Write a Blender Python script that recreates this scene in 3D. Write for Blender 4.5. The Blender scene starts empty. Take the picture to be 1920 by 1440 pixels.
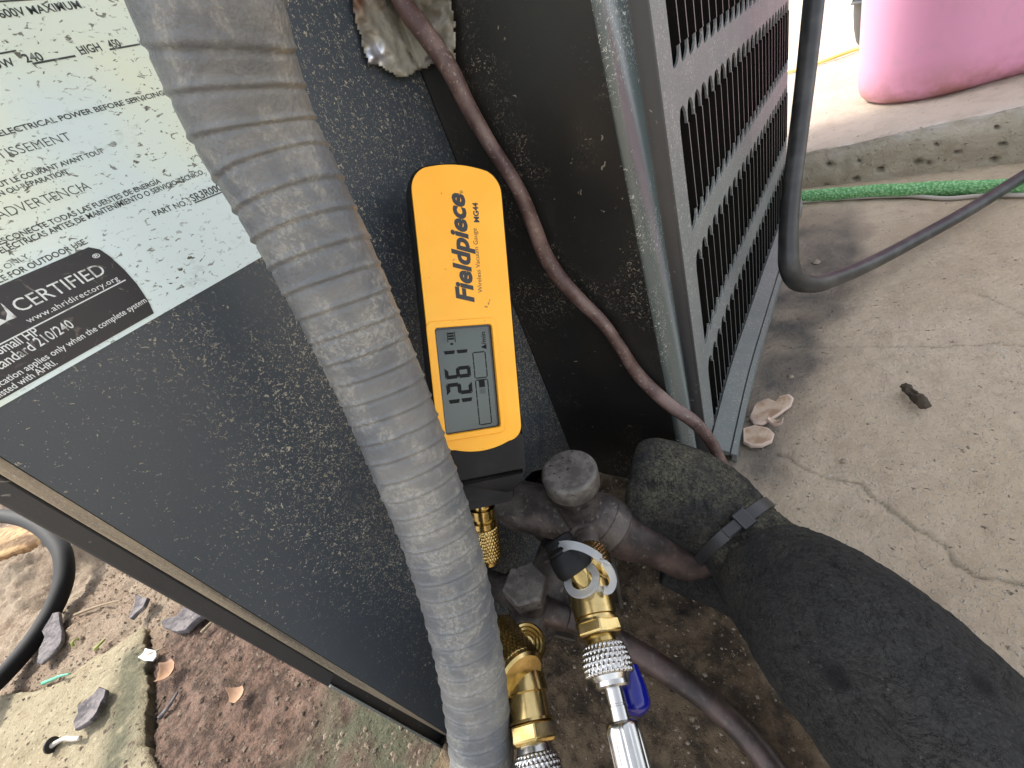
import bpy, bmesh, math, random
import numpy as np
from mathutils import Vector, Matrix

random.seed(7)
RNG = np.random.default_rng(11)
scene = bpy.context.scene
COL = scene.collection

# ------------------------------------------------------------------ camera
F_PX = 771.0
CX, CY = 960.0, 720.0
Rm = np.array([[0.81003648, 0.07071747, -0.58209959],
               [0.47647647, -0.6579852, 0.58311718],
               [-0.34177634, -0.74970295, -0.56668723]])     # columns: camera right, down, forward
Cp = np.array([0.14846435, -0.17820217, 0.23473884])
cam_data = bpy.data.cameras.new("camera")
cam_data.sensor_width = 36.0
cam_data.lens = F_PX / 1920.0 * 36.0
cam_data.clip_start = 0.005
cam_data.clip_end = 200.0
cam = bpy.data.objects.new("camera", cam_data)
M = Matrix.Identity(4)
for r in range(3):
    M[r][0] = Rm[r, 0]; M[r][1] = -Rm[r, 1]; M[r][2] = -Rm[r, 2]; M[r][3] = Cp[r]
cam.matrix_world = M
COL.objects.link(cam)
scene.camera = cam

# ------------------------------------------------------------------ light
SUN_TO = np.array([-1.0, -0.13, 1.30]); SUN_TO /= np.linalg.norm(SUN_TO)
world = bpy.data.worlds.new("World"); scene.world = world
world.use_nodes = True
wn = world.node_tree
sky = wn.nodes.new("ShaderNodeTexSky"); sky.sky_type = 'NISHITA'; sky.sun_disc = False
sky.sun_elevation = math.asin(SUN_TO[2]); sky.sun_rotation = math.atan2(SUN_TO[0], SUN_TO[1])
sky.air_density = 1.0; sky.dust_density = 2.5; sky.ozone_density = 0.6
bg = wn.nodes["Background"]; bg.inputs[1].default_value = 0.15
hsv = wn.nodes.new("ShaderNodeHueSaturation"); hsv.inputs["Saturation"].default_value = 0.30      # hazy, thinly overcast sky
wn.links.new(sky.outputs[0], hsv.inputs["Color"]); wn.links.new(hsv.outputs[0], bg.inputs[0])
sun_d = bpy.data.lights.new("sun", 'SUN'); sun_d.energy = 1.65; sun_d.angle = math.radians(5.0)
sun_d.color = (1.0, 0.95, 0.86)
sun = bpy.data.objects.new("sun", sun_d)
sun.rotation_euler = Vector(-SUN_TO).to_track_quat('-Z', 'Y').to_euler()
sun.location = (-2, -1, 3)
COL.objects.link(sun)
vs = scene.view_settings
scene.display_settings.display_device = 'sRGB'
vs.view_transform = 'Standard'; vs.look = 'None'; vs.gamma = 1.0; vs.use_curve_mapping = False
vs.exposure = 1.7

# ------------------------------------------------------------------ helpers
def V(*a): return np.array(a, float)
def nrm(v): v = np.asarray(v, float); return v / np.linalg.norm(v)
def ray(px, py): return Rm @ np.array([px - CX, py - CY, F_PX])
def at(px, py, z): return Cp + ray(px, py) * (z / F_PX)
def hit(px, py, ax, val):
    q = ray(px, py); return Cp + q * ((val - Cp[ax]) / q[ax])

def _hash(i, j, k):
    n = (i * 374761393 + j * 668265263 + k * 2147483647 + 12345) & 0xFFFFFFFF
    n = ((n ^ (n >> 13)) * 1274126177) & 0xFFFFFFFF
    return ((n ^ (n >> 16)) & 0xFFFF) / 65535.0
def vnoise(x, y, seed=0):
    x = np.asarray(x, float); y = np.asarray(y, float)
    xi = np.floor(x).astype(np.int64); yi = np.floor(y).astype(np.int64)
    fx = x - xi; fy = y - yi
    fx = fx * fx * (3 - 2 * fx); fy = fy * fy * (3 - 2 * fy)
    h = lambda a, b: _hash(a, b, seed)
    return (h(xi, yi) * (1 - fx) + h(xi + 1, yi) * fx) * (1 - fy) + (h(xi, yi + 1) * (1 - fx) + h(xi + 1, yi + 1) * fx) * fy
def fbm(x, y, seed=0, oct=5, rough=0.5):
    s = 0; a = 1; t = 0
    for o in range(oct):
        s = s + a * vnoise(np.asarray(x) * 2 ** o + 13.7 * o, np.asarray(y) * 2 ** o - 7.3 * o, seed + o); t += a; a *= rough
    return s / t - 0.5
def poly_dist(x, y, pts):
    """distance of points to a polyline"""
    d = np.full(np.shape(x), 1e9)
    for (a, b), (c, e) in zip(pts[:-1], pts[1:]):
        vx, vy = c - a, e - b
        t = np.clip(((x - a) * vx + (y - b) * vy) / (vx * vx + vy * vy + 1e-12), 0, 1)
        d = np.minimum(d, np.hypot(x - a - t * vx, y - b - t * vy))
    return d
def in_poly(x, y, pts):
    ins = np.zeros(np.shape(x), bool); n = len(pts)
    for i in range(n):
        x1, y1 = pts[i]; x2, y2 = pts[(i + 1) % n]
        c = ((y1 > y) != (y2 > y)) & (x < (x2 - x1) * (y - y1) / (y2 - y1 + 1e-15) + x1)
        ins ^= c
    return ins

def empty(name, loc, label=None, cat=None, group=None):
    o = bpy.data.objects.new(name, None); o.empty_display_size = 0.01
    o.location = tuple(loc); COL.objects.link(o)
    if label: o["label"] = label
    if cat: o["category"] = cat
    if group: o["group"] = group
    return o
def tag(o, label, cat, group=None):
    o["label"] = label; o["category"] = cat
    if group: o["group"] = group
    return o
def wloc(o):
    v = np.zeros(3)
    while o is not None:
        v = v + np.array(o.location); o = o.parent
    return v
def mesh_obj(name, verts, faces, mat, parent=None, smooth=True, origin=None, label=None, attr=None):
    verts = np.asarray(verts, float)
    if parent is not None and origin is None: origin = wloc(parent)
    if origin is None: origin = verts.mean(0) if len(verts) else np.zeros(3)
    me = bpy.data.meshes.new(name)
    me.from_pydata([tuple(v) for v in (verts - origin)], [], [tuple(int(i) for i in f) for f in faces])
    me.update()
    if smooth: me.polygons.foreach_set("use_smooth", [True] * len(me.polygons))
    if attr is not None:
        for an, av in attr.items():
            a = me.attributes.new(an, 'FLOAT', 'POINT'); a.data.foreach_set("value", np.asarray(av, np.float32).ravel())
    o = bpy.data.objects.new(name, me); COL.objects.link(o)
    if mat: me.materials.append(mat)
    if parent is not None:
        o.parent = parent; o.location = tuple(origin - wloc(parent))
    else: o.location = tuple(origin)
    if label: o["label"] = label
    return o
def sharp(o, ang=35):
    me = o.data
    bm = bmesh.new(); bm.from_mesh(me)
    bmesh.ops.recalc_face_normals(bm, faces=bm.faces)
    for e in bm.edges:
        if len(e.link_faces) == 2 and e.calc_face_angle(0) > math.radians(ang): e.smooth = False
    bm.to_mesh(me); bm.free()
    return o
def bevel(o, w, seg=2, ang=40):
    m = o.modifiers.new("bevel", 'BEVEL'); m.width = w; m.segments = seg; m.limit_method = 'ANGLE'; m.angle_limit = math.radians(ang)
    m.harden_normals = False
    return o
def grid_faces(nu, nv, close_u=False):
    f = []
    for i in range(nu if close_u else nu - 1):
        a = i * nv; b = ((i + 1) % nu) * nv
        for j in range(nv - 1): f.append((a + j, b + j, b + j + 1, a + j + 1))
    return f
def catmull(P, n):
    P = np.asarray(P, float); m = len(P)
    seg = np.r_[0, np.cumsum(np.linalg.norm(np.diff(P[:, :3], axis=0), axis=1))]
    u = np.linspace(0, seg[-1], n); out = []
    for t in u:
        i = min(max(int(np.searchsorted(seg, t, side='right')) - 1, 0), m - 2)
        k = (t - seg[i]) / (seg[i + 1] - seg[i] + 1e-12)
        p0 = P[max(i - 1, 0)]; p1 = P[i]; p2 = P[i + 1]; p3 = P[min(i + 2, m - 1)]
        h = seg[i + 1] - seg[i]
        h0 = (seg[i] - seg[i - 1]) if i > 0 else h
        h1 = (seg[i + 2] - seg[i + 1]) if i + 2 < m else h
        m1 = h * ((p2 - p1) / h * h0 + (p1 - p0) / h0 * h) / (h + h0) if i > 0 else (p2 - p1)
        m2 = h * ((p3 - p2) / h1 * h + (p2 - p1) / h * h1) / (h + h1) if i + 2 < m else (p2 - p1)
        k2 = k * k; k3 = k2 * k
        out.append((2 * k3 - 3 * k2 + 1) * p1 + (k3 - 2 * k2 + k) * m1 + (-2 * k3 + 3 * k2) * p2 + (k3 - k2) * m2)
    return np.array(out), u
def tube_geo(P, rad, n, segs=24, mod=None, caps=True, squash=None):
    """P: control points; rad: float or list per control point; mod(s,theta)->radius factor offset"""
    P = np.asarray(P, float)
    rr = np.full(len(P), rad, float) if np.isscalar(rad) else np.asarray(rad, float)
    Q, s = catmull(np.c_[P, rr], n)
    pos = Q[:, :3]; r = Q[:, 3]
    T = np.gradient(pos, axis=0); T /= np.linalg.norm(T, axis=1)[:, None]
    ref = V(0, 0, 1) if abs(T[0][2]) < 0.9 else V(1, 0, 0)
    N = nrm(np.cross(T[0], ref)); verts = []
    th = np.linspace(0, 2 * math.pi, segs, endpoint=False)
    for i in range(n):
        N = nrm(N - T[i] * np.dot(N, T[i])); B = np.cross(T[i], N)
        R_ = r[i] + (mod(s[i], th) if mod else 0 * th)
        verts.append(pos[i] + (np.cos(th) * R_)[:, None] * N + (np.sin(th) * R_)[:, None] * B)
    verts = np.concatenate(verts)
    f = []
    for i in range(n - 1):
        for j in range(segs):
            k = (j + 1) % segs
            f.append((i * segs + j, i * segs + k, (i + 1) * segs + k, (i + 1) * segs + j))
    if caps:
        f.append(tuple(range(segs - 1, -1, -1))); f.append(tuple((n - 1) * segs + j for j in range(segs)))
    return verts, f
def tube(name, P, rad, n, mat, parent=None, segs=24, mod=None, caps=True, attr=None):
    v, f = tube_geo(P, rad, n, segs, mod, caps)
    return mesh_obj(name, v, f, mat, parent, origin=None if parent is None else None)
def frame(ax, hint=(0, 0, 1)):
    ax = nrm(ax); h = V(*hint)
    if abs(np.dot(ax, h)) > 0.95: h = V(1, 0, 0)
    u = nrm(np.cross(h, ax)); return u, np.cross(ax, u), ax
def lathe_geo(P0, ax, prof, segs=40, mod=None, hint=(0, 0, 1), sides=None, rot=0.0):
    """prof: list of (t along axis, r); sides: polygonal section"""
    u, v, a = frame(ax, hint)
    n = sides or segs
    th = np.linspace(0, 2 * math.pi, n, endpoint=False) + rot
    verts = []
    for (t, r) in prof:
        R_ = np.full(n, r, float)
        if mod is not None: R_ = R_ + mod(t, th) * (r > 1e-5)
        verts.append(P0 + a * t + (np.cos(th) * R_)[:, None] * u + (np.sin(th) * R_)[:, None] * v)
    verts = np.concatenate(verts); f = []
    m = len(prof)
    for i in range(m - 1):
        for j in range(n):
            k = (j + 1) % n
            f.append((i * n + j, i * n + k, (i + 1) * n + k, (i + 1) * n + j))
    f.append(tuple(range(n - 1, -1, -1))); f.append(tuple((m - 1) * n + j for j in range(n)))
    return verts, f
def lathe(name, P0, ax, prof, mat, parent=None, segs=40, mod=None, sides=None, rot=0.0, ang=30):
    v, f = lathe_geo(P0, ax, prof, segs, mod, sides=sides, rot=rot)
    return sharp(mesh_obj(name, v, f, mat, parent), ang)
def merge(*geos):
    vs_, fs = [], []; o = 0
    for v, f in geos:
        vs_.append(v); fs += [tuple(i + o for i in q) for q in f]; o += len(v)
    return np.concatenate(vs_), fs
def box_geo(x0, x1, y0, y1, z0, z1):
    v = np.array([[x, y, z] for x in (x0, x1) for y in (y0, y1) for z in (z0, z1)], float)
    f = [(0, 1, 3, 2), (4, 6, 7, 5), (0, 4, 5, 1), (2, 3, 7, 6), (0, 2, 6, 4), (1, 5, 7, 3)]
    return v, f
def box(name, x0, x1, y0, y1, z0, z1, mat, parent=None, bw=0):
    v, f = box_geo(x0, x1, y0, y1, z0, z1)
    o = mesh_obj(name, v, f, mat, parent, smooth=False)
    if bw: bevel(o, bw)
    return o
def plate_geo(outer, holes, depth, fn):
    """flat polygon with holes given in 2D -> solid of thickness depth; fn(a,b,d)->3D"""
    bm = bmesh.new()
    loops = []
    for lp in [outer] + holes:
        vsl = [bm.verts.new((p[0], p[1], 0)) for p in lp]
        es = [bm.edges.new((vsl[i], vsl[(i + 1) % len(vsl)])) for i in range(len(vsl))]
        loops.append(es)
    bmesh.ops.triangle_fill(bm, use_beauty=True, use_dissolve=False, edges=[e for l in loops for e in l])
    bmesh.ops.recalc_face_normals(bm, faces=bm.faces)
    for fc in bm.faces:
        if fc.normal.z < 0: fc.normal_flip()
    if depth:
        top = list(bm.faces)
        r = bmesh.ops.extrude_face_region(bm, geom=top)
        nv = [g for g in r['geom'] if isinstance(g, bmesh.types.BMVert)]
        for v in nv: v.co.z = depth
        # original faces become back
        bmesh.ops.recalc_face_normals(bm, faces=bm.faces)
    bm.verts.ensure_lookup_table()
    vv = np.array([fn(v.co.x, v.co.y, v.co.z) for v in bm.verts])
    bm.verts.index_update()
    ff = [tuple(v.index for v in fc.verts) for fc in bm.faces]
    bm.free()
    return vv, ff
def rrect(x0, x1, y0, y1, r, n=6):
    p = []
    for cx, cy, a0 in ((x1 - r, y1 - r, 0), (x0 + r, y1 - r, 90), (x0 + r, y0 + r, 180), (x1 - r, y0 + r, 270)):
        for i in range(n + 1):
            a = math.radians(a0 + 90 * i / n); p.append((cx + r * math.cos(a), cy + r * math.sin(a)))
    return p

# ------------------------------------------------------------------ materials
class NB:
    def __init__(s, name):
        s.m = bpy.data.materials.new(name); s.m.use_nodes = True
        s.t = s.m.node_tree; s.b = s.t.nodes["Principled BSDF"]
        s.tc = s.t.nodes.new("ShaderNodeTexCoord")
    def n(s, t): return s.t.nodes.new(t)
    def put(s, sock, v):
        if isinstance(v, (int, float)): sock.default_value = v
        elif isinstance(v, (tuple, list)): sock.default_value = tuple(v) + ((1.0,) if len(v) == 3 and len(sock.default_value) == 4 else ())
        else: s.t.links.new(v, sock)
    def co(s, scale=(1, 1, 1), rot=(0, 0, 0)):
        mp = s.n("ShaderNodeMapping"); s.t.links.new(s.tc.outputs["Object"], mp.inputs[0])
        mp.inputs["Scale"].default_value = scale; mp.inputs["Rotation"].default_value = rot
        return mp.outputs[0]
    def noise(s, scale, detail=3, rough=0.5, dist=0.0, vec=None):
        x = s.n("ShaderNodeTexNoise"); s.put(x.inputs["Scale"], scale); s.put(x.inputs["Detail"], detail)
        s.put(x.inputs["Roughness"], rough); s.put(x.inputs["Distortion"], dist)
        s.t.links.new(vec if vec is not None else s.tc.outputs["Object"], x.inputs["Vector"]); return x.outputs["Fac"]
    def voro(s, scale, feature='F1', vec=None, out="Distance"):
        x = s.n("ShaderNodeTexVoronoi"); x.feature = feature; s.put(x.inputs["Scale"], scale)
        s.t.links.new(vec if vec is not None else s.tc.outputs["Object"], x.inputs["Vector"]); return x.outputs[out]
    def attr(s, name):
        x = s.n("ShaderNodeAttribute"); x.attribute_name = name; return x.outputs["Fac"]
    def ramp(s, fac, a, b, smooth=True):
        x = s.n("ShaderNodeMapRange"); x.interpolation_type = 'SMOOTHSTEP' if smooth else 'LINEAR'
        s.put(x.inputs["Value"], fac); x.inputs["From Min"].default_value = a; x.inputs["From Max"].default_value = b
        return x.outputs["Result"]
    def math(s, op, a, b=0.0):
        x = s.n("ShaderNodeMath"); x.operation = op; s.put(x.inputs[0], a); s.put(x.inputs[1], b); x.use_clamp = False; return x.outputs[0]
    def mix(s, fac, a, b):
        x = s.n("ShaderNodeMix"); x.data_type = 'RGBA'; s.put(x.inputs[0], fac); s.put(x.inputs[6], a); s.put(x.inputs[7], b); return x.outputs[2]
    def bump(s, h, strength=0.3, dist=0.001):
        x = s.n("ShaderNodeBump"); s.put(x.inputs["Height"], h); s.put(x.inputs["Strength"], strength); s.put(x.inputs["Distance"], dist)
        s.t.links.new(x.outputs[0], s.b.inputs["Normal"]); return x
    def fin(s, col=None, rough=None, metal=None, **k):
        if col is not None: s.put(s.b.inputs["Base Color"], col)
        if rough is not None: s.put(s.b.inputs["Roughness"], rough)
        if metal is not None: s.put(s.b.inputs["Metallic"], metal)
        for kk, vv in k.items(): s.put(s.b.inputs[kk.replace('_', ' ')], vv)
        return s.m

def speckled_paint(name, base, fleck=(0.42, 0.41, 0.34), amount=0.5, brown=0.0, rough=0.36, dust=0.1, scale=620, big=14, splash=None, **kw):
    b = NB(name)
    big_ = b.ramp(b.noise(big, 3, 0.6), 0.62 - amount * 0.35, 0.78 - amount * 0.25)
    n1 = b.noise(scale, 2.5, 0.6, 1.2); n2 = b.noise(scale * 0.55, 3, 0.65, 2.0)
    if splash:                                              # grime splashed up from the ground, thicker towards the valves
        sx = b.n("ShaderNodeSeparateXYZ"); b.t.links.new(b.tc.outputs["Object"], sx.inputs[0])
        g_ = b.math('MULTIPLY', b.ramp(sx.outputs[1], splash[0], splash[1]), b.math('ADD', 0.55, b.math('MULTIPLY', b.math('SUBTRACT', 1.0, b.ramp(sx.outputs[2], splash[2], splash[3])), 0.45)))
        k_ = b.math('ADD', b.math('MULTIPLY', b.math('SUBTRACT', g_, 1.0), 0.13), 0.05)
        n1 = b.math('ADD', n1, k_); n2 = b.math('ADD', n2, k_)
    fl = b.math('MULTIPLY', b.math('MAXIMUM', b.ramp(n1, 0.60, 0.66), b.ramp(n2, 0.64, 0.69)), big_)
    few = b.ramp(b.noise(scale * 0.4, 2, 0.6, 1.0), 0.71, 0.745)
    fl = b.math('MAXIMUM', fl, b.math('MULTIPLY', few, 0.7))
    film = b.math('MULTIPLY', b.noise(30, 5, 0.65), dust)
    c = b.mix(film, base, (0.30, 0.29, 0.25))
    if brown: c = b.mix(b.math('MULTIPLY', b.ramp(b.noise(22, 4, 0.6), 0.42, 0.7), brown), c, (0.07, 0.055, 0.035))
    tint = b.mix(b.noise(90, 2), fleck, tuple(x * f for x, f in zip(fleck, (0.75, 0.62, 0.5))))
    c = b.mix(fl, c, tint)
    r = b.math('ADD', b.math('MULTIPLY', fl, 0.5), b.math('ADD', b.math('MULTIPLY', b.noise(45, 4), 0.22), rough - 0.11))
    b.bump(b.math('ADD', fl, b.math('MULTIPLY', b.noise(1500, 2), 0.25)), 0.35, 0.0005)
    return b.fin(c, r, **kw)
M_panel = speckled_paint("panel_paint", (0.034, 0.046, 0.060), (0.43, 0.42, 0.35), 1.0, 0.0, 0.40, 0.06, 950, 20, (-0.205, -0.135, 0.06, 0.36))
M_dark = speckled_paint("corner_paint_shaded", (0.011, 0.0115, 0.0115), (0.33, 0.30, 0.24), 0.42, 0.12, 0.33, 0.025, 700, 16)  # cabinet paint taken near black, the notch's shade put into its colour
M_post = speckled_paint("post_paint", (0.048, 0.066, 0.066), (0.66, 0.70, 0.68), 0.50, 0.0, 0.24, 0.15, 900, 20)
M_louver = speckled_paint("louver_paint", (0.115, 0.137, 0.142), (0.70, 0.72, 0.71), 0.85, 0.0, 0.48, 0.30, 950, 24)
M_slat = speckled_paint("slat_paint", (0.005, 0.005, 0.0045), (0.12, 0.09, 0.06), 0.4, 0.15, 0.9, 0.02, 700, 30, Specular_IOR_Level=0.06)
M_sledge = speckled_paint("slat_edge_paint", (0.10, 0.11, 0.113), (0.45, 0.46, 0.45), 0.5, 0.0, 0.4, 0.3, 560, 25)
M_rail = speckled_paint("rail_paint", (0.13, 0.155, 0.15), (0.55, 0.57, 0.54), 0.95, 0.0, 0.45, 0.45, 900, 30)
M_strip = speckled_paint("strip_paint", (0.014, 0.016, 0.020), (0.3, 0.3, 0.28), 0.1, 0.0, 0.4, 0.06, 560, 30)
M_body = NB("cabinet_paint").fin((0.010, 0.011, 0.012), 0.6)
M_coil = NB("coil_dark").fin((0.003, 0.003, 0.003), 0.9, Specular_IOR_Level=0.1)

b = NB("gasket_foam")
st = b.noise(120, 4, 0.6, vec=b.co((1, 1, 0.04)))
c = b.mix(b.ramp(st, 0.38, 0.62), (0.07, 0.06, 0.05), (0.33, 0.27, 0.19))
c = b.mix(b.math('MULTIPLY', b.ramp(b.noise(1200, 2), 0.58, 0.68), 0.4), c, (0.45, 0.40, 0.32))
b.bump(b.noise(800, 3), 0.6, 0.0006); M_gasket = b.fin(c, 0.85)

b = NB("label_film")
wm = b.co((1, 0.55, 1.0), (math.radians(35), 0, 0))
c = b.mix(b.ramp(b.noise(14, 3), 0.40, 0.64), (0.64, 0.76, 0.77), (0.73, 0.78, 0.58))
sp = b.ramp(b.noise(850, 3, 0.62, 0.8, vec=wm), 0.59, 0.66)
sp = b.math('MULTIPLY', sp, b.ramp(b.noise(28, 3, 0.6), 0.30, 0.55))
sp2 = b.math('MULTIPLY', b.ramp(b.noise(120, 4, 0.7, 0.5, vec=wm), 0.60, 0.78), 0.30)
c = b.mix(b.math('MAXIMUM', sp, sp2), c, (0.09, 0.085, 0.06))
M_label = b.fin(c, 0.32)
b = NB("label_black")
c = b.mix(b.ramp(b.noise(300, 4, 0.65, 1.0), 0.58, 0.72), (0.014, 0.014, 0.018), (0.13, 0.115, 0.10))
M_lblack = b.fin(c, 0.4)
b = NB("print_black"); M_ink = b.fin(b.mix(b.ramp(b.noise(500, 3), 0.55, 0.75), (0.035, 0.045, 0.04), (0.25, 0.27, 0.25)), 0.45)
b = NB("print_white"); M_wink = b.fin(b.mix(b.ramp(b.noise(380, 3), 0.55, 0.72), (0.66, 0.70, 0.70), (0.18, 0.17, 0.15)), 0.45)

b = NB("conduit_plastic")
d1 = b.ramp(b.noise(70, 5, 0.65, 0.6), 0.44, 0.58); d2 = b.ramp(b.noise(700, 4, 0.75, 0.8), 0.46, 0.60)
c = b.mix(b.ramp(b.noise(38, 3, 0.6), 0.40, 0.62), (0.100, 0.108, 0.117), (0.150, 0.152, 0.149))
c = b.mix(b.math('MULTIPLY', d1, b.math('ADD', b.math('MULTIPLY', d2, 0.32), 0.08)), c, (0.42, 0.40, 0.335))
c = b.mix(b.math('MULTIPLY', b.ramp(b.noise(24, 4, 0.6), 0.52, 0.72), 0.35), c, (0.26, 0.235, 0.19))
b.bump(b.math('ADD', b.noise(900, 3), b.math('MULTIPLY', b.noise(160, 5, 0.7, 1.0), 1.0)), 0.3, 0.0009)
M_conduit = b.fin(c, b.math('ADD', b.math('MULTIPLY', d2, 0.25), 0.38))

b = NB("foam_rubber")
wv = b.co((1, 1, 1))
cn = b.math('ABSOLUTE', b.math('SUBTRACT', b.noise(170, 5, 0.65, 1.2), 0.5)); cr = b.ramp(cn, 0.0, 0.014)
cn2 = b.math('ABSOLUTE', b.math('SUBTRACT', b.noise(75, 5, 0.7, 0.8), 0.5)); cr2 = b.ramp(cn2, 0.0, 0.012)
lump = b.noise(420, 6, 0.75)
dm = b.math('MULTIPLY', b.ramp(b.noise(30, 5, 0.65), 0.38, 0.62), b.attr("dust"))
c = b.mix(b.math('MULTIPLY', b.noise(60, 4), 0.5), (0.026, 0.0265, 0.027), (0.048, 0.048, 0.045))
c = b.mix(b.math('MULTIPLY', dm, b.math('MULTIPLY', b.ramp(b.noise(700, 4, 0.7), 0.30, 0.70), 0.85)), c, (0.30, 0.28, 0.18))
c = b.mix(b.math('MULTIPLY', b.ramp(b.noise(900, 2, 0.6), 0.715, 0.75), b.ramp(b.noise(50, 3), 0.42, 0.6)), c, (0.32, 0.33, 0.32))
c = b.mix(b.math('MULTIPLY', b.ramp(b.noise(900, 4, 0.75), 0.40, 0.66), 0.42), c, (0.085, 0.084, 0.078))
c = b.mix(b.math('SUBTRACT', 1.0, b.math('MINIMUM', cr, cr2)), c, (0.008, 0.008, 0.008))
c = b.mix(b.math('MULTIPLY', b.attr("pit"), 1.0), c, (0.004, 0.004, 0.005))
b.bump(b.math('ADD', b.math('ADD', lump, b.math('MULTIPLY', cr, 0.40)), b.math('MULTIPLY', cr2, 0.40)), 1.0, 0.0045)
M_foam = b.fin(c, 0.82, Specular_IOR_Level=0.35)

b = NB("wire_sheath")
c = b.mix(b.ramp(b.noise(60, 4, 0.6), 0.40, 0.65), (0.080, 0.044, 0.039), (0.170, 0.112, 0.098))
c = b.mix(b.math('MULTIPLY', b.ramp(b.noise(620, 3, 0.65), 0.58, 0.70), 0.6), c, (0.36, 0.30, 0.26))
c = b.mix(b.ramp(b.noise(35, 3), 0.62, 0.70), c, (0.03, 0.022, 0.02))
b.bump(b.noise(450, 3), 0.2, 0.0006); M_wire = b.fin(c, 0.5)

b = NB("valve_metal")
c = b.mix(b.ramp(b.noise(60, 5, 0.65), 0.40, 0.66), (0.036, 0.029, 0.027), (0.118, 0.098, 0.086))
c = b.mix(b.ramp(b.noise(330, 4, 0.65), 0.56, 0.70), c, (0.17, 0.15, 0.125))
b.bump(b.noise(420, 5, 0.6), 0.3, 0.0009); M_valve = b.fin(c, 0.55, 0.25)
b = NB("valve_cap_metal")
c = b.mix(b.ramp(b.noise(120, 5, 0.65), 0.40, 0.66), (0.11, 0.10, 0.09), (0.24, 0.22, 0.195))
c = b.mix(b.ramp(b.noise(500, 3), 0.64, 0.70), c, (0.03, 0.028, 0.025))
b.bump(b.noise(500, 5, 0.6), 0.3, 0.0007); M_cap = b.fin(c, 0.5, 0.3)
b = NB("copper_oxide")
c = b.mix(b.ramp(b.noise(55, 5, 0.6), 0.40, 0.62), (0.042, 0.033, 0.030), (0.100, 0.068, 0.060))
c = b.mix(b.math('MULTIPLY', b.ramp(b.noise(260, 4, 0.65), 0.55, 0.70), 0.5), c, (0.17, 0.145, 0.125))
b.bump(b.noise(420, 4), 0.2, 0.0006)
M_copper = b.fin(c, 0.45, 0.35)
b = NB("brass")
c = b.mix(b.ramp(b.noise(90, 4, 0.6), 0.38, 0.68), (0.40, 0.285, 0.105), (0.60, 0.45, 0.20))
b.bump(b.noise(700, 2, vec=b.co((1, 1, 1))), 0.08, 0.0004)
M_brass = b.fin(c, b.math('ADD', b.math('MULTIPLY', b.noise(150, 3), 0.18), 0.14), 1.0)
b = NB("chrome"); M_chrome = b.fin(b.mix(b.noise(200, 3), (0.40, 0.39, 0.37), (0.60, 0.59, 0.57)), b.math('ADD', b.math('MULTIPLY', b.noise(200, 3), 0.2), 0.12), 1.0)
b = NB("gauge_yellow")
c = b.mix(b.ramp(b.noise(45, 3), 0.35, 0.7), (0.93, 0.42, 0.012), (0.95, 0.46, 0.022))
c = b.mix(b.ramp(b.noise(300, 2.5, 0.6, 1.5), 0.725, 0.745), c, (0.22, 0.10, 0.02))
b.bump(b.noise(1600, 2), 0.05, 0.0003); M_yellow = b.fin(c, 0.36)
b = NB("gauge_rubber"); c = b.mix(b.ramp(b.noise(60, 4), 0.45, 0.75), (0.007, 0.0075, 0.0085), (0.018, 0.0185, 0.020))
b.bump(b.noise(1500, 2), 0.1, 0.0003); M_rubber = b.fin(c, 0.5, Specular_IOR_Level=0.22)
M_lcd = NB("lcd_glass").fin((0.062, 0.078, 0.070), 0.12)
M_lcdb = NB("lcd_border").fin((0.008, 0.009, 0.010), 0.15)
M_seg = NB("lcd_segment").fin((0.004, 0.005, 0.005), 0.6, Specular_IOR_Level=0.2)
M_seg2 = NB("lcd_segment_faint").fin((0.035, 0.048, 0.044), 0.3)
M_gink = NB("gauge_print").fin((0.018, 0.017, 0.018), 0.4)
M_cord = NB("cord_rubber"); c = M_cord.mix(M_cord.ramp(M_cord.noise(70, 4), 0.4, 0.7), (0.026, 0.026, 0.026), (0.055, 0.054, 0.051)); M_cord.bump(M_cord.noise(900, 2), 0.1, 0.0003); M_cord = M_cord.fin(c, 0.38)
M_hoseb = NB("hose_rubber").fin((0.007, 0.0072, 0.0075), 0.7, Specular_IOR_Level=0.35)
M_tie = NB("tie_nylon").fin((0.020, 0.021, 0.024), 0.38)
M_strap = NB("strap_plastic").fin((0.80, 0.83, 0.85), 0.32, Transmission_Weight=0.75, Subsurface_Weight=0.0)
M_blue = NB("blue_plastic").fin((0.005, 0.008, 0.17), 0.15)
b = NB("foil")
wr = b.noise(60, 5, 0.6, 1.0)
c = b.mix(b.ramp(b.noise(40, 5, 0.65, 0.5), 0.38, 0.6), (0.14, 0.125, 0.095), (0.36, 0.35, 0.30))
c = b.mix(b.ramp(b.noise(90, 4), 0.62, 0.75), c, (0.06, 0.05, 0.04))
c = b.mix(b.attr("rust"), c, (0.12, 0.05, 0.022))
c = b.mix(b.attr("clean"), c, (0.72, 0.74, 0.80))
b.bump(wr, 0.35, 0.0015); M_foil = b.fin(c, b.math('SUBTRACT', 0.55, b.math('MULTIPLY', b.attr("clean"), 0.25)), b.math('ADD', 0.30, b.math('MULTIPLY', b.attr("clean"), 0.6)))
b = NB("tub_plastic")
c = b.mix(b.ramp(b.noise(25, 4, 0.6, 0.8), 0.5, 0.75), (0.80, 0.36, 0.54), (0.70, 0.36, 0.48))
c = b.mix(b.math('MULTIPLY', b.attr("mud"), b.ramp(b.noise(30, 5, 0.65), 0.30, 0.62)), c, (0.46, 0.20, 0.18))
c = b.mix(b.ramp(b.noise(55, 4, 0.7, 1.0), 0.70, 0.76), c, (0.34, 0.16, 0.19))
M_pink = b.fin(c, 0.38)

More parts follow.
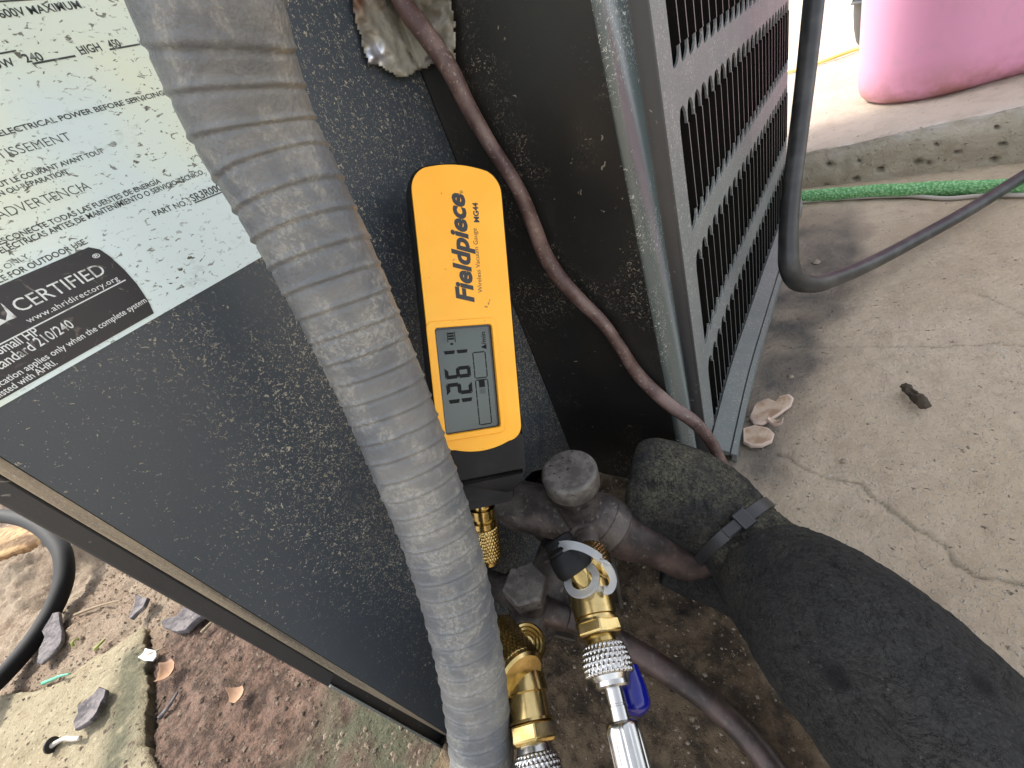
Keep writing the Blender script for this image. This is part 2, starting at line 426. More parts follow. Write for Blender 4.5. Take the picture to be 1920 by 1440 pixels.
def ground_mat(name, cols, grain=(0.5, 0.46, 0.38), g=0.5, rough=0.9, bump=0.6, sc=1.0, fine=700):
    b = NB(name)
    n1 = b.noise(9 * sc, 6, 0.62); n2 = b.noise(60 * sc, 6, 0.7)
    c = b.mix(b.ramp(n1, 0.36, 0.64), cols[0], cols[1])
    c = b.mix(b.math('MULTIPLY', b.ramp(n2, 0.44, 0.68), 0.6), c, cols[2])
    gr = b.ramp(b.noise(fine, 2.5, 0.65), 0.58, 0.70)
    c = b.mix(b.math('MULTIPLY', gr, g), c, grain)
    pits = b.ramp(b.noise(fine * 0.6, 3, 0.6), 0.66, 0.74)
    c = b.mix(b.math('MULTIPLY', pits, 0.75), c, tuple(x * 0.25 for x in cols[0]))
    return b, c, gr, pits
b, c, gr, pt = ground_mat("concrete", [(0.535, 0.425, 0.300), (0.60, 0.49, 0.36), (0.44, 0.345, 0.242)], (0.72, 0.66, 0.56), 0.8, fine=430)
c = b.mix(b.math('MULTIPLY', b.attr("shaded"), 0.85), c, (0.085, 0.083, 0.078))
dirt = b.mix(b.ramp(b.noise(70, 6, 0.7), 0.38, 0.62), (0.055, 0.038, 0.022), (0.19, 0.135, 0.080))
dirt = b.mix(b.ramp(b.noise(420, 3, 0.6), 0.62, 0.72), dirt, (0.32, 0.26, 0.18))
dirt = b.mix(b.ramp(b.noise(32, 4, 0.6), 0.60, 0.74), dirt, (0.010, 0.009, 0.007))
c = b.mix(b.attr("dirt"), c, dirt)
c = b.mix(b.math('MULTIPLY', b.attr("crack"), 0.6), c, (0.11, 0.10, 0.065))
b.bump(b.math('SUBTRACT', b.math('ADD', b.math('MULTIPLY', gr, 0.4), b.noise(260, 6, 0.75)), pt), 0.9, 0.003)
M_conc = b.fin(c, 0.9)
b, c, gr, pt = ground_mat("curb_concrete", [(0.50, 0.43, 0.34), (0.58, 0.50, 0.41), (0.42, 0.36, 0.28)], (0.5, 0.48, 0.42), 0.35, sc=0.6, fine=330)
c = b.mix(b.math('MULTIPLY', b.attr("face"), 0.75), c, b.mix(b.ramp(b.noise(12, 5, 0.65, vec=b.co((1, 1, 3))), 0.38, 0.62), (0.56, 0.50, 0.39), (0.46, 0.385, 0.285)))
c = b.mix(b.math('MULTIPLY', b.attr("pit"), 0.8), c, (0.08, 0.066, 0.05))
c = b.mix(b.attr("chip"), c, (0.66, 0.60, 0.53))
b.bump(b.math('SUBTRACT', b.noise(130, 7, 0.75), pt), 0.9, 0.006)
M_curb = b.fin(c, 0.9)
b, c, gr, pt = ground_mat("soil", [(0.46, 0.37, 0.27), (0.38, 0.28, 0.20), (0.26, 0.175, 0.12)], (0.58, 0.50, 0.38), 0.7, fine=380)
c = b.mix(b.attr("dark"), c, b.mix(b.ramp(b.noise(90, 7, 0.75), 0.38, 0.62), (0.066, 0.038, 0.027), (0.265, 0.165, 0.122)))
c = b.mix(b.math('MULTIPLY', b.attr("moss"), b.ramp(b.noise(45, 5, 0.7), 0.34, 0.58)), c, b.mix(b.noise(350, 3), (0.035, 0.045, 0.022), (0.20, 0.195, 0.125)))
b.bump(b.math('ADD', b.noise(220, 6, 0.75), b.math('MULTIPLY', gr, 0.3)), 1.0, 0.007)
M_soil = b.fin(c, 0.95)
b, c, gr, pt = ground_mat("flagstone", [(0.42, 0.36, 0.24), (0.36, 0.30, 0.19), (0.30, 0.24, 0.15)], (0.56, 0.50, 0.36), 0.7, fine=380)
c = b.mix(b.math('MULTIPLY', b.attr("moss"), b.ramp(b.noise(45, 5, 0.7), 0.28, 0.5)), c, b.mix(b.noise(300, 3), (0.06, 0.064, 0.040), (0.22, 0.20, 0.125)))
b.bump(b.math('SUBTRACT', b.noise(160, 7, 0.75), pt), 1.0, 0.005)
M_flag = b.fin(c, 0.95)
b = NB("bark"); c = b.mix(b.ramp(b.noise(160, 5, 0.65), 0.36, 0.66), (0.075, 0.068, 0.074), (0.175, 0.155, 0.155))
c = b.mix(b.ramp(b.noise(600, 2), 0.68, 0.72), c, (0.35, 0.33, 0.3)); b.bump(b.noise(380, 5, 0.7), 0.5, 0.0012); M_bark = b.fin(c, 0.9)
b = NB("dry_leaf"); c = b.mix(b.noise(160, 4), (0.30, 0.17, 0.10), (0.44, 0.28, 0.18)); M_leaf = b.fin(c, 0.8)
b = NB("fungus"); c = b.mix(b.ramp(b.noise(70, 5, 0.65), 0.40, 0.62), (0.55, 0.42, 0.31), (0.36, 0.235, 0.15)); c = b.mix(b.attr("rim"), c, (0.62, 0.48, 0.40)); b.bump(b.noise(500, 4), 0.5, 0.0008); M_fung = b.fin(c, 0.8)
b = NB("dropping"); c = b.mix(b.noise(300, 4), (0.035, 0.024, 0.016), (0.10, 0.075, 0.05)); b.bump(b.noise(400, 5), 0.8, 0.002); M_drop = b.fin(c, 0.9)
M_nail = NB("nail_metal").fin((0.55, 0.50, 0.43), 0.45, 0.3)
M_naild = NB("nail_washer").fin((0.02, 0.02, 0.02), 0.6)
M_tealg = NB("plastic_grass").fin((0.10, 0.42, 0.26), 0.5)
M_grass = NB("grass_blade").fin((0.28, 0.32, 0.07), 0.6)
M_twig = NB("twig").fin((0.26, 0.20, 0.13), 0.85)
M_flake = NB("paint_flake").fin((0.70, 0.74, 0.70), 0.6)
b = NB("board_wood"); c = b.mix(b.ramp(b.noise(60, 5, 0.6, 1.0, vec=b.co((1, 1, 1))), 0.4, 0.62), (0.40, 0.25, 0.11), (0.22, 0.12, 0.05)); b.bump(b.noise(90, 5), 0.6, 0.003); M_wood = b.fin(c, 0.85)
b = NB("hose_green"); kn = b.voro(420, 'F1'); c = b.mix(b.ramp(kn, 0.2, 0.7), (0.32, 0.62, 0.29), (0.13, 0.36, 0.13)); b.bump(b.math('SUBTRACT', 1.0, kn), 0.8, 0.0016); M_hoseg = b.fin(c, 0.7)
M_hosey = NB("hose_yellow").fin((0.80, 0.62, 0.16), 0.5)
M_string = NB("string_fibre").fin((0.50, 0.45, 0.40), 0.9)
M_pail = NB("pail_plastic").fin((0.05, 0.048, 0.046), 0.5)
M_rust = NB("bracket_metal").fin((0.14, 0.125, 0.105), 0.6, 0.4)
b = NB("ground_far"); c = b.mix(b.ramp(b.noise(2.0, 6, 0.6), 0.35, 0.65), (0.33, 0.28, 0.22), (0.40, 0.35, 0.28)); b.bump(b.noise(40, 6, 0.7), 0.5, 0.01); M_far = b.fin(c, 0.95)

# ------------------------------------------------------------------ text
_tc = {}
def text_geo(s, bold=0.0, shear=0.0, space=1.0):
    key = (s, bold, shear, space)
    if key in _tc: return _tc[key]
    cu = bpy.data.curves.new("t", 'FONT'); cu.body = s; cu.size = 1.0; cu.offset = bold; cu.shear = shear
    cu.space_character = space; cu.resolution_u = 3; cu.fill_mode = 'FRONT'
    ob = bpy.data.objects.new("t", cu); COL.objects.link(ob)
    dg = bpy.context.evaluated_depsgraph_get(); dg.update()
    me = bpy.data.meshes.new_from_object(ob.evaluated_get(dg))
    v = np.array([tuple(x.co) for x in me.vertices]); f = [tuple(p.vertices) for p in me.polygons]
    bpy.data.objects.remove(ob); bpy.data.curves.remove(cu); bpy.data.meshes.remove(me)
    _tc[key] = (v, f); return v, f
CAPH = None
def put_text(name, s, o, ux, uy, un, x0, x1, base, cap, mat, parent, lift, bold=0.0, shear=0.0, space=1.0, vis=None, full=None):
    """writes s between x0..x1 (along ux) with cap height cap; vis = the part of s that fills x0..x1 (the rest runs on to the left)"""
    global CAPH
    if CAPH is None:
        h, _ = text_geo("H"); CAPH = h[:, 1].max()
    v, f = text_geo(s, bold, shear, space)
    wv, _ = text_geo(vis, bold, shear, space) if vis else (v, f)
    sx = (x1 - x0) / (wv[:, 0].max() - wv[:, 0].min())
    sy = cap / CAPH
    X = x1 + (v[:, 0] - v[:, 0].max()) * sx
    Y = (base if np.isscalar(base) else base[0] + (base[1] - base[0]) * (X - x0) / (x1 - x0)) + v[:, 1] * sy
    P = o + X[:, None] * ux + Y[:, None] * uy + lift * un
    return mesh_obj(name, P, f, mat, parent, smooth=False)

# ================================================================== GROUND
GZ = -0.030
def coarse(lo, fine0, fine1, hi, step, ratio=1.22):
    a = list(np.arange(fine0, fine1 + step * 0.5, step)); s = step; x = a[-1]
    while x < hi: s *= ratio; x += s; a.append(min(x, hi))
    s = step; x = a[0]; pre = []
    while x > lo: s *= ratio; x -= s; pre.append(max(x, lo))
    return np.array(pre[::-1] + a)
def sheet(name, xs, ys, zf, mat, attrf=None, kind='structure', drop=None):
    X, Y = np.meshgrid(xs, ys, indexing='ij')
    Z = zf(X, Y)
    v = np.c_[X.ravel(), Y.ravel(), Z.ravel()]
    f = grid_faces(len(xs), len(ys))
    at_ = {k: g(X, Y) for k, g in (attrf or {}).items()}
    o = mesh_obj(name, v, f, mat, None, origin=np.zeros(3), attr=at_)
    o["kind"] = kind
    return o
# far ground sheet
v = np.array([[-60, -60, -0.085], [60, -60, -0.085], [60, 60, -0.085], [-60, 60, -0.085]], float)
o = mesh_obj("ground", v, [(0, 1, 2, 3)], M_far, None, smooth=False, origin=np.zeros(3)); o["kind"] = "structure"

# concrete slab right of the unit
def g2(px, py, z=GZ): p = hit(px, py, 2, z); return (p[0], p[1])
crackA = [g2(*p) for p in ((1462, 850), (1490, 862), (1530, 885), (1570, 893), (1612, 905), (1640, 930), (1668, 948), (1700, 985), (1740, 1008), (1790, 1050), (1830, 1075), (1860, 1085), (1925, 1100))]
crackB = [g2(*p) for p in ((1470, 655), (1520, 650), (1600, 648), (1700, 651), (1800, 648), (1930, 647))]
crackC = [g2(*p) for p in ((1835, 550), (1880, 568), (1930, 588), (1990, 600))]
def wob(X, Y): return X + fbm(X * 90, Y * 90, 5, 4) * 0.007, Y + fbm(X * 90, Y * 90, 9, 4) * 0.007
def crack_f(X, Y):
    x, y = wob(X, Y)
    k = 0.55 + 0.8 * np.clip(fbm(X * 40, Y * 40, 77, 3) + 0.35, 0, 1)
    a = np.exp(-(poly_dist(x, y, crackA) / 0.00085) ** 2) * k * 1.0
    c_ = np.exp(-(poly_dist(x, y, crackB) / 0.0007) ** 2) * k * 0.75
    d_ = np.exp(-(poly_dist(x, y, crackC) / 0.0007) ** 2) * k * 0.8
    return np.clip(np.maximum(np.maximum(a, c_), d_), 0, 1)
def slab_z(X, Y):
    z = GZ + fbm(X * 18, Y * 18, 3, 5) * 0.0035 + fbm(X * 110, Y * 110, 4, 3, 0.6) * 0.0016
    z = z + dirt_f(X, Y) * (fbm(X * 70, Y * 70, 21, 5, 0.6) * 0.005)
    return z - crack_f(X, Y) * 0.0012
def dirt_f(X, Y):
    # brown soil washed under the pipes, in the notch of the unit
    edge = 0.150 + fbm(X * 25, Y * 25, 8, 4) * 0.05
    a = np.clip((edge - X + np.clip(-0.06 - Y, -0.1, 0.04) * 0.5) / 0.025, 0, 1)
    b_ = np.clip((0.015 + fbm(X * 30, Y * 30, 18, 3) * 0.02 - Y) / 0.02, 0, 1)
    return a * b_
def shaded_f(X, Y):
    # unit's soft shadow painted into the slab colour along the louvred side's foot
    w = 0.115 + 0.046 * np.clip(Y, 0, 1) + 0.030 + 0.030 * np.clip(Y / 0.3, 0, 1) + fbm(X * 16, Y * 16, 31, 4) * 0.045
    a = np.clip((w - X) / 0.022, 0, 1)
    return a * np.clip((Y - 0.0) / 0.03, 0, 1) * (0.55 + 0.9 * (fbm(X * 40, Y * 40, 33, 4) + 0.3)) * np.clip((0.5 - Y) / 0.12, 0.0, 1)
xs = coarse(0.0, 0.012, 0.42, 30.0, 0.00145, 1.25); ys = coarse(-25.0, -0.21, 0.58, 0.66, 0.00145, 1.25)
sheet("concrete_ground", xs, ys, slab_z, M_conc, {"crack": crack_f, "dirt": dirt_f, "shaded": shaded_f})

# raised slab with a broken edge, carrying the tub
CA, CB = -0.162, 0.545 + 0.162 * 0.124                      # front line  Y = CA*X + CB
def curb_line(X): return CA * X + CB + fbm(X * 14, X * 0, 51, 4) * 0.010 + fbm(X * 120, X * 0, 54, 3) * 0.002
def curb_top(X): return 0.0155 + 0.055 * np.clip(X - 0.124, -0.3, 0.5)
us = coarse(-4.0, 0.02, 0.50, 14.0, 0.003, 1.25)
nf, nt = 26, None
td = np.r_[0.0, np.cumsum(np.r_[0.0015, 0.0015, 0.002, 0.002, np.full(70, 0.004), 0.004 * 1.18 ** np.arange(1, 45)])]
U = us[:, None]
hz = np.linspace(0, 1, nf)[None, :]
yl = curb_line(U)
pits_px = [(1555, 308, 6), (1651, 316, 7), (1722, 303, 7), (1743, 304, 5), (1865, 300, 6), (1757, 269, 4), (1605, 335, 6), (1550, 347, 4), (1610, 300, 4), (1716, 265, 3), (1880, 271, 5), (1840, 330, 5), (1796, 283, 4), (1870, 240, 4)]
pit_xz = []
for (px_, py_, r_) in pits_px:
    q = ray(px_, py_); t_ = (CB + CA * Cp[0] - Cp[1]) / (q[1] - CA * q[0]); p = Cp + q * t_
    pit_xz.append((p[0], p[2], r_ * 0.30 / F_PX))
ztop = curb_top(U) + fbm(U * 30, U * 0, 58, 3) * 0.003
zF = GZ - 0.02 + (ztop - GZ + 0.02) * hz
XF = U + 0 * hz
ch = np.exp(-((1 - hz) / 0.16) ** 2)
yF = yl + fbm(XF * 40, zF * 40, 61, 4) * 0.006 + 0.004 * (1 - hz) * 0 + ch * (0.003 + 0.022 * np.clip(fbm(XF * 30, XF * 0, 63, 4) + 0.1, 0, 1))
pitF = np.zeros_like(XF)
for (a, c_, r_) in pit_xz:
    pitF = np.maximum(pitF, np.exp(-(((XF - a) / r_ / 1.3) ** 2 + ((zF - c_) / r_) ** 2) ** 1.5))
yF = yF + pitF * 0.006
yT = yF[:, -1:] + td[None, :]
XT = U + 0 * td[None, :]
zT = ztop + fbm(XT * 12, yT * 12, 66, 5) * 0.003 * np.clip(td[None, :] / 0.03, 0, 1) + fbm(XT * 60, yT * 60, 68, 3) * 0.0015 - 0.003 * np.exp(-td[None, :] / 0.004)
XX = np.concatenate([XF, XT[:, 1:]], 1); YY = np.concatenate([yF, yT[:, 1:]], 1); ZZ = np.concatenate([zF, zT[:, 1:]], 1)
faceA = np.concatenate([np.ones_like(XF) * np.clip((1 - hz) * 8, 0, 1), 0 * XT[:, 1:]], 1)
pitA = np.concatenate([np.clip(pitF * 1.3, 0, 1), 0 * XT[:, 1:]], 1)
ridge = np.concatenate([ch * np.clip(fbm(XF * 60, zF * 90, 71, 4) * 4 + 0.3, 0, 1), np.exp(-td[None, 1:] / 0.012) * np.clip(fbm(XT[:, 1:] * 60, yT[:, 1:] * 60, 71, 4) * 4 + 0.2, 0, 1)], 1)
o = mesh_obj("raised_slab", np.c_[XX.ravel(), YY.ravel(), ZZ.ravel()], [q[::-1] for q in grid_faces(XX.shape[0], XX.shape[1])][:], M_curb, None, origin=np.zeros(3), attr={"face": faceA, "pit": pitA, "chip": np.clip(ridge * 1.1, 0, 1)})
bm = bmesh.new(); bm.from_mesh(o.data); bmesh.ops.recalc_face_normals(bm, faces=bm.faces); bm.to_mesh(o.data); bm.free()
o["kind"] = "structure"

# soil left of the unit
flag_px = [(262, 1168), (215, 1205), (170, 1232), (110, 1275), (60, 1292), (-40, 1305), (-60, 1520), (300, 1520), (285, 1442), (272, 1400), (264, 1395), (265, 1330), (262, 1240)]
SZ = -0.046
flag_xy = [g2(px_, py_, SZ + 0.008) for px_, py_ in flag_px]
soil_line = [g2(*p, SZ) for p in ((262, 1168), (263, 1300), (266, 1395))]
ridge_l = [g2(*p, SZ) for p in ((-30, 1105), (60, 1075), (110, 1040), (160, 1015), (215, 985))]
ridge_h = [g2(*p, SZ) for p in ((60, 1130), (140, 1050), (190, 1035))]
def soil_z(X, Y):
    z = SZ + fbm(X * 9, Y * 9, 41, 5) * 0.016 + fbm(X * 60, Y * 60, 43, 5, 0.62) * (0.009 + 0.012 * np.clip(-X - 0.38, 0, 0.3) / 0.3) + np.abs(fbm(X * 130, Y * 130, 47, 4, 0.7)) * 0.006
    z = z + np.exp(-(poly_dist(X, Y, ridge_l) / 0.03) ** 2) * 0.022 - np.exp(-(poly_dist(X, Y, ridge_h) / 0.016) ** 2) * 0.016
    d = poly_dist(X, Y, soil_line)
    z = z - np.exp(-(d / 0.018) ** 2) * 0.008
    z = z - 0.014 * in_poly(X, Y, flag_xy)
    s = np.clip((X + 0.02) / 0.05, 0, 1)
    return z * (1 - s) + (GZ - 0.004 + fbm(X * 60, Y * 60, 43, 5, 0.62) * 0.004) * s
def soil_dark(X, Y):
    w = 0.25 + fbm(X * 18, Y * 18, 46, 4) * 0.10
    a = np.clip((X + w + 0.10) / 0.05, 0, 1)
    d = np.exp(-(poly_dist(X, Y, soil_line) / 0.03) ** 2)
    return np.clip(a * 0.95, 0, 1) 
def soil_moss(X, Y): return np.clip((X + 0.125 + fbm(X * 20, Y * 20, 48, 3) * 0.07) / 0.035, 0, 1)
xs = coarse(-30.0, -0.80, 0.03, 0.035, 0.0026, 1.2); ys = coarse(-25.0, -0.43, -0.18, -0.17, 0.0026, 1.22)
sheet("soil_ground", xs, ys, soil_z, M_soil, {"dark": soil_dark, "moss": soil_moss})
def soil_at(px_, py_, up=0.0):
    p = hit(px_, py_, 2, SZ)
    for _ in range(6):
        z = float(soil_top(p[0], p[1])); p = hit(px_, py_, 2, z + up)
    return p
FX = np.array([p[0] for p in flag_xy]); FY = np.array([p[1] for p in flag_xy])
def flag_surf(X, Y): return SZ + 0.0065 + fbm(X * 22, Y * 22, 91, 5) * 0.006 + fbm(X * 90, Y * 90, 93, 3, 0.6) * 0.002
def soil_top(x, y):
    a = np.array([x]); c_ = np.array([y])
    z = soil_z(a, c_)[0]
    if in_poly(a, c_, flag_xy)[0]: z = max(z, flag_surf(a, c_)[0])
    return z

# flagstone: a thick slab with a raw edge
def flag_build():
    out = []
    for (a, e) in zip(flag_xy, flag_xy[1:] + flag_xy[:1]):
        a = np.array(a); e = np.array(e); k = max(2, int(np.linalg.norm(e - a) / 0.0018))
        out += [a + (e - a) * i / k for i in range(k)]
    out = np.array(out); cen = np.array(g2(120, 1380, SZ)); d = out - cen; L = np.linalg.norm(d, axis=1)[:, None]; d = d / L
    jit = fbm(out[:, 0] * 70, out[:, 1] * 70, 95, 4)[:, None] * 0.010 + fbm(out[:, 0] * 300, out[:, 1] * 300, 97, 3)[:, None] * 0.0022
    out = out + d * jit; L = np.linalg.norm(out - cen, axis=1)[:, None]
    loops = []; ks = list(np.linspace(0.004, 0.97, 70)) + [0.982, 0.992, 1.0]
    for k in ks:
        xy = cen + (out - cen) * k; z = flag_surf(xy[:, 0], xy[:, 1]) - 0.0022 * np.exp(-(1 - k) * L[:, 0] / 0.003)
        loops.append(np.c_[xy, z])
    for (dk, dz) in ((0.0012, 0.003), (-0.0006, 0.007), (0.0006, 0.012), (-0.002, 0.03)):
        xy = out + d * (dk + fbm(out[:, 0] * 200 + dz * 900, out[:, 1] * 200, 99, 3)[:, None] * 0.003); z = flag_surf(out[:, 0], out[:, 1]) - dz
        loops.append(np.c_[xy, z])
    n = len(out); va = np.concatenate(loops)
    ff = [(i * n + j, i * n + (j + 1) % n, (i + 1) * n + (j + 1) % n, (i + 1) * n + j) for i in range(len(loops) - 1) for j in range(n)]
    ms = np.exp(-(poly_dist(va[:, 0], va[:, 1], [g2(*p, SZ) for p in ((258, 1240), (250, 1300), (240, 1380), (232, 1450))]) / 0.014) ** 2)
    o = mesh_obj("flagstone", va, ff, M_flag, None, attr={"moss": np.clip(ms * 1.2, 0, 1)})
    bm = bmesh.new(); bm.from_mesh(o.data); bmesh.ops.recalc_face_normals(bm, faces=bm.faces); bm.to_mesh(o.data); bm.free()
    tag(o, "pale sandy flagstone with mossy right edge lying beside the reddish soil", "flagstone")
flag_build()

# ================================================================== CONDENSING UNIT
unit = empty("condensing_unit", (-0.05, 0.0, GZ), "dark grey outdoor condensing unit with label panel and louvred side standing on concrete", "air conditioner")
XP = 0.0
def pz(px_, py_): p = hit(px_, py_, 0, XP); return (p[1], p[2])
def fp(a, b_, d): return (d, a, b_)
top_z = 0.62
hole1 = [pz(*p) for p in ((966, 934), (976, 906), (998, 884), (1036, 876), (1056, 900), (1058, 960), (1046, 1012), (1024, 1026), (1004, 1008), (984, 985))]
hole2 = [pz(*p) for p in ((938, 1095), (952, 1070), (980, 1058), (1012, 1064), (1028, 1090), (1022, 1130), (1000, 1158), (965, 1158), (945, 1135))]
outer = [(-0.190, GZ - 0.012), (-0.0005, GZ - 0.012), (-0.0005, top_z), (-0.190, top_z)]
v, f = plate_geo(outer, [hole1, hole2], -0.0012, fp)
o = mesh_obj("service_panel", v, f, M_panel, unit, smooth=False)
# edge build-up at the left of the panel, from gasket to corner post
def strip_poly(name, pts, x, depth, mat):
    v, f = plate_geo([pz2(x, *p) for p in pts], [], -depth, lambda a, b_, d: (x + d, a, b_))
    return mesh_obj(name, v, f, mat, unit, smooth=False)
def pz2(x, px_, py_): p = hit(px_, py_, 0, x); return (p[1], p[2])
def yz(x, y, z): return (y, z)
# gasket tapers away towards the bottom; side flange beyond it
ga = [(-0.1903, top_z), (-0.1903, -0.031), (-0.1912, -0.031), (-0.1927, 0.06), (-0.1929, 0.2), (-0.1931, top_z)]
v, f = plate_geo(ga, [], -0.010, lambda a, b_, d: (-0.0016 + d, a, b_)); mesh_obj("gasket", v, f, M_gasket, unit, smooth=False)
fl = [(-0.1933, top_z), (-0.1931, 0.2), (-0.1929, 0.10), (-0.1929, 0.072), (-0.1978, 0.070), (-0.1978, top_z)]
v, f = plate_geo(fl, [], -0.02, lambda a, b_, d: (-0.003 + d, a, b_)); o = mesh_obj("corner_flange", v, f, M_strip, unit, smooth=False); bevel(o, 0.0006)
fl2 = [(-0.1930, 0.069), (-0.1914, -0.04), (-0.1962, -0.042), (-0.1966, 0.069)]
v, f = plate_geo(fl2, [], -0.02, lambda a, b_, d: (-0.0075 + d, a, b_)); o = mesh_obj("base_flange", v, f, M_strip, unit, smooth=False)
fl3 = [(-0.1968, 0.068), (-0.1964, -0.042), (-0.1974, -0.042), (-0.1977, 0.068)]
v, f = plate_geo(fl3, [], -0.012, lambda a, b_, d: (-0.0045 + d, a, b_)); o = mesh_obj("base_lip", v, f, M_rail, unit, smooth=False)

# corner panel (turns from the notch to the post), top view profile extruded up
LX = lambda z: 0.0895 + 0.016 * (0.2 - z)                   # louvre plane leans out slightly towards the base
def arc(cx, cy, r, a0, a1, n=5):
    return [(cx + r * math.cos(math.radians(a0 + (a1 - a0) * i / n)), cy + r * math.sin(math.radians(a0 + (a1 - a0) * i / n))) for i in range(n + 1)]
def prof_sheet(name, prof, z0, z1, nz, mat, lean=True, thick=0.0):
    zs = np.linspace(z0, z1, nz); vv = []; k = len(prof)
    for (x, y) in prof:
        for z in zs:
            vv.append((x + (0.0 if not lean else (0.016 * (0.2 - z)) * np.clip((x - 0.02) / 0.06, 0, 1) * 0.9), y, z))
    ff = [(i * nz + j, (i + 1) * nz + j, (i + 1) * nz + j + 1, i * nz + j + 1) for i in range(k - 1) for j in range(nz - 1)]
    return mesh_obj(name, vv, ff, mat, unit)
# dark wall: slight swell so that reflections are not dead flat
xs_ = np.linspace(0.0004, 0.0808, 24)
prof = [(0.0004, -0.0003)] + [(x, 0.0002 + 0.0008 * math.sin(x / 0.0808 * math.pi)) for x in xs_[1:]]
o = prof_sheet("corner_panel", prof, GZ - 0.012, top_z, 40, M_dark)
prof = arc(0.0808, 0.0030, 0.0030, -90, 0, 7) + [(0.0838, 0.0278)] + arc(0.0820, 0.0278, 0.0018, 0, 60, 4)
prof = [(0.0808, 0.0001)] + prof[1:]
o = prof_sheet("corner_post", prof, GZ - 0.012, top_z, 20, M_post)
prof = [(0.0829, 0.0295), (0.0826, 0.0306), (0.0836, 0.0312), (0.0886, 0.0315)] + arc(0.0886, 0.0332, 0.0016, -90, 0, 4)
o = prof_sheet("post_groove", prof, GZ - 0.012, top_z, 20, M_strip)  # near-black paint puts the groove's shade into its colour

# louvred side: plan curve
S0, YB, RB = 0.0334, 0.455, 0.12
def plan(s):
    """s: arc length from the near edge -> (x offset from LX, y, heading)"""
    s = np.asarray(s, float)
    h0 = 0.046
    sb = (YB - S0)
    hd = np.where(s < 0.05, 0.0, np.where(s < 0.13, h0 * (s - 0.05) / 0.08, h0))
    hd = np.where(s > sb, h0 - (s - sb) / RB, hd)
    return hd
_ss = np.linspace(0, 0.66, 2641); _hd = plan(_ss); _ds = _ss[1] - _ss[0]
_px = np.r_[0, np.cumsum(np.sin(_hd[:-1]) * _ds)]; _py = S0 + np.r_[0, np.cumsum(np.cos(_hd[:-1]) * _ds)]
def lmap(s, z, d=0.0):
    """point on the louvre face; d>0 goes inwards"""
    x = np.interp(s, _ss, _px); y = np.interp(s, _ss, _py); h = np.interp(s, _ss, _hd)
    return np.array([LX(z) + x - d * np.cos(h), y + d * np.sin(h), z])
PITCH = 0.01635; RIB = 0.0014; S1 = 0.0585 - S0; NC = 34
ROWS = [(-0.0225, 0.0405), (0.0560, 0.1200), (0.1345, 0.1950), (0.2110, 0.2720), (0.2885, 0.3495)]
holes = []
for (z0, z1) in ROWS:
    for c_ in range(NC):
        a = S1 + c_ * PITCH; e = a + PITCH - RIB; w = e - a
        lp = [(a, z0 + 0.001), (a + 0.0012, z0)]
        for k in range(1, 6):                                   # slot foot: right side sweeps down to the left corner
            t_ = k / 6.0; lp.append((a + 0.0012 + (w - 0.0012) * math.sin(t_ * math.pi / 2), z0 + 0.008 * (1 - math.cos(t_ * math.pi / 2))))
        lp += [(e, z0 + 0.008), (e, z1 - w * 0.62)]
        for k in range(1, 6):
            t_ = math.pi * k / 6
            lp.append(((a + e) / 2 + w / 2 * math.cos(t_), z1 - w * 0.62 + w * 0.62 * math.sin(t_)))
        lp += [(a, z1 - w * 0.62)]
        holes.append(lp)
send = S1 + NC * PITCH + 0.004
n_edge = 60
outer = [(send * i / n_edge, GZ + 0.004) for i in range(n_edge + 1)] + [(send * i / n_edge, 0.40) for i in range(n_edge, -1, -1)]
v, f = plate_geo(outer, holes, 0.0012, lambda a, b_, d: lmap(a, b_, d))
o = mesh_obj("louver_panel", v, f, M_louver, unit, smooth=False)
# upper part of that side, above the picture
ns = 60
vv = [lmap(send * i / ns, z) for i in range(ns + 1) for z in (0.4005, top_z)]
mesh_obj("upper_panel", vv, [(2 * i, 2 * i + 2, 2 * i + 3, 2 * i + 1) for i in range(ns)], M_louver, unit)
# louvre slats: bent blades standing in from each rib
def slat_geo(z0, z1):
    n = 12; zs = np.array([z0 - 0.001, z0 + 0.0070, z0 + 0.0076] + list(np.linspace(z0 + 0.011, z1 - 0.0125, n - 6)) + [z1 - 0.0098, z1 - 0.0094, z1 + 0.002]); vv = []; ff = []
    for z in zs:
        e = 0.0
        k = max(0.0, 1 - (z - z0) / 0.012); e = -0.0 * k          # foot of the blade sweeps into the web
        kt = max(0.0, 1 - (z1 - z) / 0.008); e2 = 0.0 * kt
        off = e + e2
        x0 = LX(z) - LX(z0)
        fd = -0.0004 if z0 + 0.0073 < z < z1 - 0.0096 else 0.0014
        for (s_, d_) in ((-0.0009, fd), (0.0006, fd), (0.0005, 0.006), (0.0022, 0.013), (0.0014, 0.0132), (-0.0010, 0.006)):
            vv.append((x0 - d_, s_ + off, z - z0))
    m = 6
    for i in range(n - 1):
        for j in range(m):
            k = (j + 1) % m
            ff.append((i * m + j, i * m + k, (i + 1) * m + k, (i + 1) * m + j))
    ff.append(tuple(range(m))); ff.append(tuple((n - 1) * m + j for j in range(m)[::-1]))
    return vv, ff
